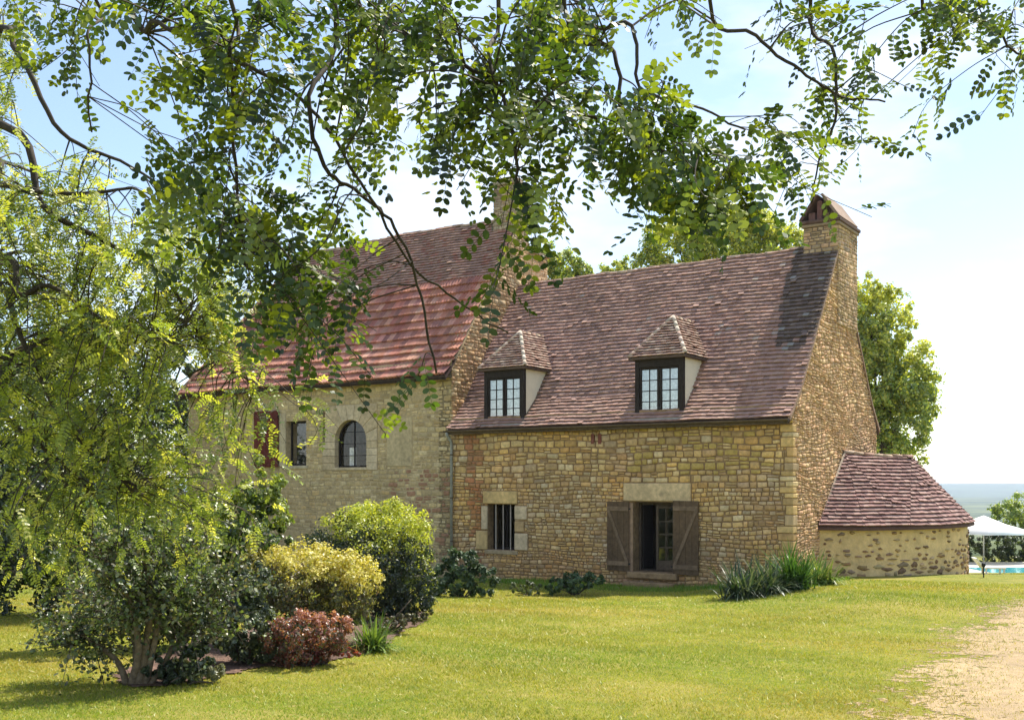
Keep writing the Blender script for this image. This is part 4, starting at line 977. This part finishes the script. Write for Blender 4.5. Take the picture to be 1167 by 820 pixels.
lo = thing('sun_lounger', 'white sun lounger on the pale terrace beside the outhouse', 'sun lounger', (lx, ly, dz), R(-10))
part('seat', 'plastic', lo, [(-.15, -.3, .26, .50, .3, .32)], bev=.015)
mb = MB(); mb.add([(-.15, -.3, .28), (-.15, .3, .28), (-.42, .3, .62), (-.42, -.3, .62), (-.19, -.3, .26), (-.19, .3, .26), (-.46, .3, .60), (-.46, -.3, .60)], [(0,1,2,3), (7,6,5,4), (0,4,5,1), (3,2,6,7), (0,3,7,4), (1,5,6,2)]); mb.build('backrest', M['plastic'], lo)
for sx in (-.12, .44):
    for sy in (-.25, .25): part('leg', 'plastic', lo, [(sx-.025, sy-.025, 0, sx+.025, sy+.025, .26)], bev=.005)
bx_, by_, bz_ = gp(1121, 657.5)
by_ = min(by_, 31.5); bx_ = (1121-CX)/FPX*by_; bz_ = float(ground(bx_, by_))
sp_ = thing('garden_spike_light', 'small black spike light standing in the lawn at the outhouse corner', 'garden light', (bx_, by_, bz_))
mb = MB(); mb.tube([(0, 0, -.05), (0, 0, .26)], .018, 8); mb.build('post', M['blackiron'], sp_, True)
mb = MB(); mb.tube([(0, 0, .26), (0, 0, .29), (0, 0, .36), (0, 0, .38)], [.02, .05, .05, .03], 10); mb.build('lamp_head', M['blackiron'], sp_, True)

# ------------------------------------------------------------ shrubs and border plants
def shrub(name, label, px, py, specs, n, size, pal, mat='leaf', seed=1, tip=None, six=False, stems=7, shell=.5, group=None, cat='shrub', up=.25, asp=1.7, dep=1.0):
    x, y, z = gp(px, py); rr = np.random.default_rng(seed); t = thing(name, label, cat, (x, y, z), 0, group)
    L = [lob(a, b, y+(q[0] if q else 0), c, d, x, y, z, dep) for (a, b, c, d, *q) in specs]
    m_ = MB()
    for i in range(stems):
        e = np.array(L[i % len(L)][:3])+rr.normal(0, .12, 3); m_.tube(curve([(rr.normal(0, .05), rr.normal(0, .05), -.05), (e*.45+rr.normal(0, .05, 3)), e], 8), np.linspace(.022, .006, 8)[:len(curve([(0,0,0),(1,1,1),(2,2,2)], 8))], 5)
    m_.build('stem', M['bark'], t, True)
    m_ = MB(); blob_leaves(m_, L, n, size, pal, rr, tip=tip, shell=shell, zmin=.0, six=six, up=up, asp=asp); m_.build('foliage', M[mat], t); return t
GOLD = [(.56, .50, .09), (.66, .58, .15), (.46, .43, .06), (.72, .64, .28)]
shrub('round_shrub', 'large rounded shrub with sunlit lime yellow painted over dark green leaves', 455, 706,
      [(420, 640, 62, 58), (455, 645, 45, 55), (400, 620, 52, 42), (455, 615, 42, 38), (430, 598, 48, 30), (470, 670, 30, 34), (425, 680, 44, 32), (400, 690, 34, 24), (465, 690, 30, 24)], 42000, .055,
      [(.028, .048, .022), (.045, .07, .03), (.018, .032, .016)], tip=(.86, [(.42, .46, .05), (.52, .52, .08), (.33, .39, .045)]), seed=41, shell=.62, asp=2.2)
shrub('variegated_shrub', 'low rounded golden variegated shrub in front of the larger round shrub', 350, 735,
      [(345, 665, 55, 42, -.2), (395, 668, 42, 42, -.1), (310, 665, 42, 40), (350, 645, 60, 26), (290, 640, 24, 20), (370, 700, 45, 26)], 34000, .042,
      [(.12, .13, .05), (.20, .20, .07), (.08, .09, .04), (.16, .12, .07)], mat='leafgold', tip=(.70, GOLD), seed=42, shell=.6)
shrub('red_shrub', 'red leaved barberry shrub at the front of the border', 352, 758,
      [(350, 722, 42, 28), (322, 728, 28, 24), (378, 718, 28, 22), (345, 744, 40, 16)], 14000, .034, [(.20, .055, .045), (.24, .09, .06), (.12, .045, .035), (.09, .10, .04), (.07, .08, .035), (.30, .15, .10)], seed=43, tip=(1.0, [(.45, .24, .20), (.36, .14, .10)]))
shrub('grey_green_shrub', 'small grey green shrub between the stemmed shrub and the red shrub', 275, 757,
      [(275, 712, 36, 36), (258, 690, 32, 32), (292, 736, 28, 20), (285, 668, 26, 26), (250, 730, 26, 24)], 15000, .042, [(.09, .12, .06), (.14, .17, .09), (.05, .075, .04)], seed=44)
shrub('dark_ground_shrub', 'low dark green filler shrub under the left side of the golden shrub', 312, 752,
      [(308, 735, 26, 16), (285, 745, 20, 12), (335, 715, 22, 18)], 7000, .04, [(.05, .08, .03), (.08, .11, .04), (.035, .05, .025)], seed=72)
shrub('dark_ground_shrub', 'low dark green filler shrub at the foot of the bare stems', 205, 779,
      [(198, 765, 22, 14), (178, 758, 18, 18), (222, 752, 20, 16)], 6000, .042, [(.05, .075, .035), (.08, .11, .05), (.035, .05, .025)], seed=73)
shrub('dark_ground_shrub', 'low brownish green filler plant between the red shrub and the large round shrub', 438, 722,
      [(440, 712, 22, 9), (462, 706, 18, 8), (480, 702, 14, 6)], 4000, .036, [(.09, .10, .04), (.14, .11, .06), (.05, .06, .03)], seed=74)
shrub('low_shrub', 'silvery tuft of low foliage at the left front of the border', 228, 778,
      [(228, 764, 26, 12), (212, 770, 16, 9)], 3500, .035, [(.20, .21, .10), (.26, .26, .13), (.12, .14, .07)], seed=45, stems=3)
shrub('low_red_plant', 'low crimson ground plant at the foot of the red shrub', 372, 757,
      [(360, 748, 20, 8), (395, 744, 18, 7)], 2500, .03, [(.34, .05, .05), (.22, .06, .05), (.15, .12, .05)], seed=46, stems=3)
shrub('dark_shrub', 'dark broad leaved shrub at the wall under the barred window', 528, 680,
      [(520, 655, 28, 26), (545, 662, 22, 18), (500, 665, 20, 20), (528, 642, 20, 18)], 6500, .085, [(.03, .06, .02), (.05, .09, .03), (.08, .12, .045)], mat='leafdark', seed=47)
shrub('rose_bush', 'reddish rose bush climbing the wall behind the round shrub', 452, 672,
      [(450, 578, 26, 14, 7.5), (470, 590, 18, 16, 7.5), (425, 585, 16, 14, 7.5), (455, 610, 30, 20, 7.5)], 4500, .05, [(.16, .08, .05), (.22, .12, .08), (.10, .10, .05), (.40, .22, .20)], seed=48, stems=3)
shrub('low_shrub', 'low dark green plant at the wall left of the door shutters', 655, 678,
      [(655, 664, 24, 11), (675, 662, 16, 10), (635, 667, 18, 9)], 4000, .07, [(.04, .08, .025), (.07, .12, .035), (.10, .16, .05)], mat='leafdark', seed=49)
shrub('low_shrub', 'pale low plant at the wall between barred window and dark plant', 605, 678,
      [(605, 670, 16, 8), (590, 670, 12, 7)], 2000, .05, [(.08, .11, .04), (.11, .14, .05)], seed=50)
# strap-leaved clumps
def strap(name, label, px, py, wpx, hpx, n, pal, seed, width=.042, group=None, cat='plant', spread=1.25):
    x, y, z = gp(px, py); rr = np.random.default_rng(seed); t = thing(name, label, cat, (x, y, z), 0, group)
    R_ = wpx/2*y/FPX; H_ = hpx*y/FPX; m_ = MB(); S = 6
    base = rr.normal(size=(n, 2))*R_*.28; az = rr.uniform(0, 2*math.pi, n); L = H_*rr.uniform(.7, 1.25, n)*1.15; lean = rr.uniform(.12, 1.0, n)*spread
    w_ = width*rr.uniform(.7, 1.3, n); c = cols(n, pal, rr, .25); prev = None
    hr = np.zeros(n); hzv = np.full(n, -.02); a0 = rr.uniform(.02, .35, n)
    for k in range(S+1):
        f = k/S; ang = a0+lean*(.35+1.5*f)
        if k: hr = hr+L/S*np.sin(ang); hzv = hzv+L/S*np.cos(ang)
        cx_ = base[:, 0]+np.cos(az)*hr; cy_ = base[:, 1]+np.sin(az)*hr; ww = w_*(1-f**2.2)*.5+.001
        l = np.stack([cx_-np.sin(az)*ww, cy_+np.cos(az)*ww, hzv], 1); r_ = np.stack([cx_+np.sin(az)*ww, cy_-np.cos(az)*ww, hzv], 1)
        if prev is not None: m_.bulk(np.stack([prev[0], prev[1], r_, l], 1), 4, c)
        prev = (l, r_)
    m_.build('leaf_clump', M['grass'], t); return t
SG = 'strap leaved clumps at the foot of the gable corner'
strap('lily_clump', 'dark green arching strap leaved clump left of the gable corner', 845, 681, 56, 42, 230, [(.03, .06, .03), (.05, .085, .04), (.10, .13, .08)], 61, group=SG)
strap('lily_clump', 'middle dark strap leaved clump with pale edged leaves', 874, 677, 50, 40, 210, [(.04, .07, .03), (.06, .10, .04), (.14, .17, .10)], 62, group=SG)
strap('lily_clump', 'upright bright green strap leaved clump at the gable corner', 905, 672, 46, 46, 240, [(.05, .12, .025), (.08, .17, .03), (.04, .09, .02)], 63, group=SG, spread=.95)
strap('lily_clump', 'rightmost yellow green strap leaved clump near the outhouse wall', 932, 666, 48, 34, 200, [(.16, .22, .05), (.24, .28, .08), (.10, .16, .03)], 64, group=SG, spread=1.4)
strap('daylily_clump', 'light green arching strap leaved clump at the right of the border', 422, 742, 46, 38, 260, [(.12, .20, .035), (.17, .25, .05), (.08, .14, .03)], 65, width=.022)
strap('grass_tuft', 'brownish grassy tuft between the red shrub and the light green clump', 408, 744, 40, 14, 130, [(.22, .14, .08), (.16, .13, .06), (.26, .2, .1)], 66, width=.014, spread=1.2)
# multi-stemmed small tree in the border
x, y, z = gp(150, 780); mt = thing('stemmed_shrub', 'tall multi stemmed shrub with bare brown stems and small grey green leaves', 'shrub', (x, y, z))
rr = np.random.default_rng(70); m_ = MB(); tips = []
def wl(px, py, dy=0): return W(px, py, y+dy)-np.array([x, y, z])
stems = [([(150, 782), (158, 740), (150, 690), (128, 650), (105, 615)], .05), ([(158, 782), (166, 735), (172, 690), (165, 640), (150, 590)], .055), ([(165, 782), (176, 730), (185, 680), (205, 630), (225, 590)], .045),
         ([(146, 784), (135, 755), (112, 735), (90, 722), (72, 712)], .04), ([(170, 782), (190, 750), (215, 715), (240, 680), (262, 650)], .035), ([(155, 780), (150, 720), (120, 690), (85, 670)], .03), ([(172, 780), (196, 735), (196, 690), (215, 660)], .03)]
for i, (pp, r0_) in enumerate(stems):
    c_ = curve([wl(a, b, (i-3)*.14*j/3) for j, (a, b) in enumerate(pp)], 16); m_.tube(c_, np.linspace(r0_, .008, len(c_)), 7); tips += [c_[j] for j in range(7, len(c_))]
m_.build('stem', M['palebark'], mt, True)
m_ = MB(); tips = np.array(tips); tw = MB(); lf = []
for i in range(420):
    b = tips[rr.integers(len(tips))]; d = rr.normal(size=3); d[2] = d[2]*.5+.1; d /= np.linalg.norm(d); L = rr.uniform(.2, .75); e = b+d*L+np.array([0, 0, -.05]); tw.tube([b, (b+e)/2+rr.normal(0, .02, 3), e], [.006, .004, .002], 4)
    k = rr.integers(14, 40); f = rr.random(k)[:, None]*.85+.15; lf.append(b+(e-b)*f+rr.normal(0, .05, (k, 3)))
P = np.concatenate(lf); Nn = rr.normal(size=P.shape)+np.array([0, -.2, .7]); Nn /= np.linalg.norm(Nn, axis=1)[:, None]
m_.bulk(leaf_faces(P, Nn, .05*rr.uniform(.6, 1.4, len(P)), rr, 1.8, True), 6, cols(len(P), [(.07, .11, .04), (.12, .17, .055), (.20, .23, .12), (.04, .06, .03), (.14, .13, .07)], rr))
tw.build('twig', M['twig'], mt); m_.build('foliage', M['leaf'], mt)
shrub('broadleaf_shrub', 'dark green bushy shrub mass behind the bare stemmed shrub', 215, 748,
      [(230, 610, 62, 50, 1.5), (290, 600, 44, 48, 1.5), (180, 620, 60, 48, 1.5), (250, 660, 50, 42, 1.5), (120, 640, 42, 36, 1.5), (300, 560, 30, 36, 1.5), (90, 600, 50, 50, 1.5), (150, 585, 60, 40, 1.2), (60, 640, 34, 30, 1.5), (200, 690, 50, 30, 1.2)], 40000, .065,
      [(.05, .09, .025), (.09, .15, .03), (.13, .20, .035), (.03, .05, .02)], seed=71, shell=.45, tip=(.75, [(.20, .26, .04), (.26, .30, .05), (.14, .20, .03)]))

# ------------------------------------------------------------ locust trees whose boughs frame the view
def locust_leaves(mb, P, D, L, rr, pal, k=7, fat=(.175, .5)):
    lw = fat[1]
    """pinnate leaves: base points P, directions D, lengths L; 2k+1 oval leaflets each"""
    n = len(P); D = D/np.linalg.norm(D, axis=1)[:, None]; up = np.array([0, 0, 1.])+rr.normal(size=(n, 3))*.55
    S = np.cross(D, up); S /= np.linalg.norm(S, axis=1)[:, None]+1e-9; Nn = np.cross(S, D); c = cols(n, pal, rr, .25)
    droop = rr.uniform(.0, .35, n)[:, None]
    th = L[:, None]*.006
    a = P; b = P+D*(L[:, None]*1.0)+np.array([0, 0, -1.])*droop*L[:, None]*.9
    mid = P+D*(L[:, None]*.5)+np.array([0, 0, -1.])*droop*L[:, None]*.25
    mb.bulk(np.stack([a-S*th, a+S*th, mid+S*th, mid-S*th], 1), 4, c*.7); mb.bulk(np.stack([mid-S*th, mid+S*th, b+S*th*.5, b-S*th*.5], 1), 4, c*.7)
    for j in range(k):
        f = .18+.78*j/(k-1); base = P+D*(L[:, None]*f)+np.array([0, 0, -1.])*droop*L[:, None]*f*f*.9
        ll = L*fat[0]*(1-.25*abs(f-.5))*rr.uniform(.85, 1.15, n)
        for s in (-1, 1, 0) if j == k-1 else (-1, 1):
            dv = (S*s*.93+D*.36 if s else D)+rr.normal(size=(n, 3))*.10+Nn*rr.normal(0, .18, (n, 1)); dv /= np.linalg.norm(dv, axis=1)[:, None]
            nv = Nn+rr.normal(size=(n, 3))*.25; wv = np.cross(dv, nv); wv /= np.linalg.norm(wv, axis=1)[:, None]+1e-9
            q = [(.0, 0), (.22, .85), (.6, 1.0), (.9, .6), (1.0, 0), (.9, -.6), (.6, -1.0), (.22, -.85)]
            wl_ = lw*rr.uniform(.8, 1.15, n); fd = rr.uniform(-.1, .4, n); V = np.stack([base+dv*(ll*x)[:, None]+wv*(ll*wl_*.5*y_)[:, None]+nv*(ll*wl_*.5*fd*(abs(y_)-.4*x*x))[:, None] for x, y_ in q], 1)
            keep = rr.random(n) > .06; mb.bulk(V[keep], 8, (c*(1+rr.uniform(-.1, .1, (n, 1))))[keep])
def locust(label, trunk, tr, boughs, sprays, seed, pal, group=None, leafL=(.14, .22), k=7, rv=.016, dens=1.0, fat=(.175, .5), lm='locust'):
    rr = np.random.default_rng(seed); t0 = np.array(trunk[0]); t = thing('locust_tree', label, 'tree', tuple(t0), 0, group)
    c = curve(trunk, 18)-t0; m_ = MB(); m_.tube(c, np.linspace(tr, tr*.45, len(c)), 12); m_.build('trunk', M['bark'], t, True)
    nodes = []
    for pts, r0_, r1_ in boughs:
        c = curve(pts, 6*len(pts)); c = c+rr.normal(0, .006, c.shape)*np.linspace(0, 1, len(c))[:, None]
        m_ = MB(); fr_ = np.linspace(0, 1, len(c)); rad_ = r1_+(rv-r1_)*(1-fr_)+(r0_-rv)*np.clip(1-fr_/.34, 0, 1)**1.5; m_.tube(c-t0, rad_, 7); m_.build('limb', M['twig'], t, True)
        nodes.append(np.c_[c, rad_])
    nodes = np.concatenate(nodes); tw = MB(); LP, LD, LL = [], [], []
    for (xa, xb, ya, yb, n, Y0, Y1) in sprays:
        for _ in range(max(1, int(n*dens))):
            px, py, Y = rr.uniform(xa, xb), rr.uniform(ya, yb), rr.uniform(Y0, Y1); p = W(px, py, Y)
            if p[2] < float(ground(p[0], p[1]))+.5: continue
            dd = np.linalg.norm(nodes[:, :3]-p, axis=1); cand = np.argsort(dd)[:4]; q = nodes[cand[rr.integers(len(cand))]]; b = q[:3]
            v = p-b; L = np.linalg.norm(v)+1e-6
            m1 = b+v*.5+np.array([0, 0, .10*L])+rr.normal(0, .05*L, 3); sd = rr.normal(0, .12, 3); sd[2] = -abs(sd[2])-.05
            e = p+sd*1.2
            cc = curve([b, m1, p, e], 15); r0_ = min(q[3]*.6, .004+.004*L); tw.tube(cc-t0, np.linspace(r0_, .0016, len(cc)), 4)
            seg = cc[max(2, len(cc)-int(9+3*rr.random())):]; nl = rr.integers(5, 9)
            for j in range(nl):
                f = (j+.5)/nl*(len(seg)-1); i0 = int(f); pt = seg[i0]+(seg[min(i0+1, len(seg)-1)]-seg[i0])*(f-i0)
                td = seg[min(i0+1, len(seg)-1)]-seg[max(i0-1, 0)]; td /= np.linalg.norm(td)+1e-9
                d = rr.normal(size=3); d -= td*(d@td); d /= np.linalg.norm(d)+1e-9; d = d*.85+td*.55; d[2] -= .30
                LP.append(pt-t0); LD.append(d); LL.append(rr.uniform(*leafL))
    tw.build('twig', M['twig'], t)
    m_ = MB(); locust_leaves(m_, np.array(LP), np.array(LD), np.array(LL), rr, pal, k, fat); m_.build('crown', M[lm], t)
    print('locust leaves', len(LP)); return t
LG = [(.25, .31, .05), (.34, .38, .06), (.19, .25, .045), (.44, .45, .11), (.13, .18, .04), (.08, .12, .03)]
LD_ = [(.035, .065, .02), (.05, .09, .022), (.028, .05, .018), (.10, .14, .022), (.20, .24, .03)]
def Bp(l): return [W(*p) for p in l]
locust('feathery locust tree leaning in from the left, its yellow green sprays hanging over the lawn', [(-8.2, 8.6, .6), (-8.0, 8.7, 2.5), (-7.7, 8.8, 4.5), (-7.4, 8.9, 7)], .22,
    [([(-7.8, 8.8, 3.6)]+Bp([(-60, 300, 8.0), (0, 323, 7.6), (30, 400, 7.6), (80, 490, 7.7), (150, 560, 7.8)]), .06, .01),
     ([(-7.8, 8.8, 4.2)]+Bp([(-50, 190, 8.0), (0, 210, 7.4), (60, 220, 7.3), (150, 215, 7.3)]), .05, .01),
     ([(-7.7, 8.8, 4.0)]+Bp([(-40, 290, 7.6), (20, 335, 7.2), (55, 325, 7.2), (120, 365, 7.3), (200, 390, 7.4)]), .045, .008),
     ([(-7.6, 8.8, 4.9)]+Bp([(-30, 140, 7.8), (50, 235, 7.6), (120, 275, 7.6), (190, 320, 7.8), (240, 400, 8), (290, 440, 8)]), .05, .007),
     ([(-7.9, 8.7, 2.9)]+Bp([(-50, 420, 8.0), (0, 470, 7.6), (60, 520, 7.6), (110, 560, 7.8)]), .045, .008),
     ([(-7.5, 8.9, 5.6)]+Bp([(-40, 40, 8.2), (20, 60, 7.8), (70, 150, 7.8), (150, 190, 8), (240, 250, 8)]), .045, .007)],
    [(-50, 40, 20, 180, 60, 7, 9), (-50, 120, 170, 330, 190, 6.8, 9), (60, 200, 225, 400, 170, 6.8, 9), (-50, 90, 330, 500, 140, 6.8, 9), (60, 190, 350, 520, 170, 6.8, 9),
     (180, 265, 270, 390, 90, 7.2, 9), (0, 215, 480, 600, 100, 7, 9), (200, 255, 450, 560, 26, 7.4, 9), (275, 325, 420, 470, 9, 7.4, 8.2), (-40, 20, 560, 640, 8, 6, 8), (170, 260, 540, 600, 26, 7.4, 9), (20, 250, 560, 645, 50, 8, 9.4), (240, 310, 500, 590, 20, 8.2, 9.4), (225, 300, 270, 400, 44, 7.2, 8.4), (300, 370, 430, 480, 9, 7, 8)], 81, LG, leafL=(.13, .21), k=8, rv=.032, dens=.60)
locust('overhanging locust tree whose leafy boughs droop across the top of the view', [(-2.6, -2.4, 1.2), (-2.5, -2.2, 3.2), (-2.1, -1.6, 5.2), (-1.6, -.8, 7.4)], .24,
    [([(-1.9, -1.2, 6.2), (-1.8, 1.5, 6.6)]+Bp([(240, -60, 4.4), (262, 60, 4.4), (268, 170, 4.5), (278, 300, 4.6)]), .05, .006),
     ([(-1.6, -.8, 7.2), (-1.2, 2.0, 6.6)]+Bp([(400, -20, 4.8), (440, 25, 4.7), (500, 60, 4.6), (560, 90, 4.5), (620, 118, 4.4), (680, 135, 4.4)]), .06, .007),
     ([(-1.8, -1, 6.6), (-1.4, 2, 6.4)]+Bp([(370, -40, 4.6), (352, 110, 4.6), (370, 190, 4.6), (410, 220, 4.7), (450, 260, 4.7), (480, 340, 4.8), (495, 425, 4.8)]), .045, .005),
     ([(-1.6, -.8, 7.2), (-.6, 2.5, 6.8)]+Bp([(560, -50, 4.6), (556, 60, 4.5), (585, 150, 4.3), (590, 230, 4.3)]), .05, .006),
     ([(-1.6, -.8, 7.2), (.4, 2.5, 7)]+Bp([(660, -40, 5), (720, 30, 5), (730, 100, 5), (790, 120, 5.1), (850, 150, 5.2)]), .05, .005),
     ([(-1.6, -.8, 7.3), (1.0, 2.8, 7)]+Bp([(810, -40, 5.4), (860, 40, 5.4), (920, 85, 5.4), (960, 110, 5.5), (1010, 115, 5.6)]), .05, .005),
     ([(-1.6, -.8, 7.3), (1.6, 3, 7)]+Bp([(930, -40, 5.4), (950, 60, 5.4), (952, 130, 5.4), (935, 180, 5.4), (925, 230, 5.4)]), .045, .004),
     ([(-1.6, -.8, 7.3), (2.4, 3, 6.8)]+Bp([(1060, -40, 5.6), (1110, 15, 5.6), (1150, 50, 5.6), (1180, 80, 5.6)]), .045, .005),
     ([(-2.1, -1.4, 5.9), (-2.3, 1.5, 6.0)]+Bp([(80, -50, 4.8), (100, 40, 4.8), (102, 150, 4.9)]), .035, .004),
     ([(-1.9, -1.2, 6.3), (-1.8, 1.8, 6.4)]+Bp([(130, -30, 4.8), (180, 25, 4.7), (250, 60, 4.6), (340, 110, 4.6), (400, 190, 4.6), (460, 290, 4.8), (520, 340, 4.9), (580, 380, 5)]), .045, .004),
     ([(-1.6, -.8, 7.2), (.3, 2.4, 6.9)]+Bp([(640, -40, 4.7), (700, 60, 4.6), (715, 150, 4.5), (790, 185, 4.4), (860, 205, 4.4)]), .045, .005)],
    [(190, 330, -20, 100, 44, 4, 5.6), (215, 330, 90, 250, 40, 4, 5.4), (330, 470, -20, 60, 34, 4, 6), (340, 440, 60, 190, 20, 4, 5.6), (270, 380, 240, 320, 38, 4, 5.2), (320, 395, 320, 375, 24, 4, 5),
     (470, 640, -20, 80, 46, 4, 6), (500, 640, 80, 190, 44, 4, 5.2), (590, 622, 180, 270, 9, 4, 4.6), (566, 580, 290, 335, 3, 3.9, 4.2), (640, 760, 90, 190, 40, 3.8, 5), (640, 700, -20, 60, 16, 4, 6), (750, 860, 150, 215, 34, 3.8, 4.6),
     (860, 990, 0, 90, 20, 4.8, 6.4), (880, 980, 90, 200, 18, 4.8, 6.2), (890, 915, 190, 215, 2, 4.8, 5.6), (1000, 1060, 90, 120, 3, 5, 6), (1060, 1190, -20, 50, 26, 5, 6.5), (1130, 1190, 50, 90, 6, 5, 6), (720, 860, -20, 20, 8, 5, 6.5),
     (0, 200, -20, 20, 16, 4, 6), (70, 130, 30, 110, 5, 4.6, 5.4), (470, 500, 420, 460, 3, 4.8, 5.2), (190, 220, 170, 220, 6, 4, 5), (440, 480, 90, 150, 6, 4, 5.2)], 82, LD_+LG[2:3], leafL=(.15, .22), k=6, rv=.014, dens=.50, fat=(.20, .66), lm='locustshade')

# ------------------------------------------------------------ grass
rr = np.random.default_rng(91); n = 460000
u = rr.random(n); Y = 6.6*(30/6.6)**(u**.9)
half = Y*.53+1.2; X = rr.uniform(-1, 1, n)*half; k = ~in_poly(X, Y, bed_out)
ip = in_poly(X, Y, path_out); dp_ = np.where(ip, edge_dist(X, Y, np.array([gp(*p)[:2] for p in path_px])), 0); k &= rr.random(n) > np.where(ip, np.clip(.25+dp_*.45, 0, .95), 0)
lx_ = (X-A[0])*CA-(Y-A[1])*SA; ly_ = (X-A[0])*SA+(Y-A[1])*CA; k &= ~((lx_ < .1) & (ly_ > -.08)) & ~((ly_ > 1.7) & (lx_ > -.1) & (X < 13.9))
X, Y = X[k], Y[k]; n = len(X); Z = ground(X, Y)
pn = np.sin(X*1.1+np.sin(Y*.9)*1.5)*np.cos(Y*.8+X*.3)+.5*np.sin(X*3.7+Y*2.9)
wd_shade = (-(X*0)+((X-A[0])*SA+(Y-A[1])*CA) > -1.3-.8*vnoise(X*1.5, Y*1.5)) & (((X-A[0])*CA-(Y-A[1])*SA) < 1.0) & (X > -9)  # taller uncut grass; its dark tint also paints the shade at the wall foot
h = rr.uniform(.010, .028, n)*(1+.25*pn)*(.8+.035*Y); w_ = .0024*(.6+.11*Y)*rr.uniform(.7, 1.4, n)
az = rr.uniform(0, 2*math.pi, n); ln = rr.normal(0, .8, (n, 2))*h[:, None]
ca, sa = np.cos(az)*w_, np.sin(az)*w_
h = h*np.where(wd_shade, 2.2, 1.0); V = np.stack([np.c_[X-ca, Y-sa, Z-.004], np.c_[X+ca, Y+sa, Z-.004], np.c_[X+ln[:, 0], Y+ln[:, 1], Z+h]], 1)
c = cols(n, [(.34, .36, .035), (.41, .39, .05), (.28, .33, .03), (.46, .41, .09), (.21, .28, .025)], rr, .2)*(1-.14*np.clip(pn, -1, 1))[:, None]; q2 = np.sin(X*.55+2*np.sin(Y*.35))+np.sin(Y*1.3+X*.4)+rr.normal(0, .5, n); wd_shade |= edge_dist(X, Y, np.array(sp)) < .45; c = np.where(wd_shade[:, None], c*np.array([.5, .8, .6]), c); c = np.where((q2 > .9)[:, None], c*np.array([1.15, .98, 1.2]), np.where((q2 < -1.1)[:, None], c*np.array([.68, .86, .7]), c))
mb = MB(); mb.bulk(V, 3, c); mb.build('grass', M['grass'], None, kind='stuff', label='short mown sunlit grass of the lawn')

# ------------------------------------------------------------ the air over the valley
m, t = new_mat('haze'); o = N(t, 'ShaderNodeOutputMaterial'); pv = N(t, 'ShaderNodeVolumePrincipled'); pv.inputs['Color'].default_value = (.72, .84, 1.0, 1)
pv.inputs['Density'].default_value = 1.5e-4; pv.inputs['Anisotropy'].default_value = .2; t.links.new(pv.outputs[0], o.inputs['Volume'])
mb = MB(); mb.box((-6600, -100, -72), (6600, 6600, 19)); mb.build('haze', m, None, kind='stuff', label='thin blue haze over the far valley')
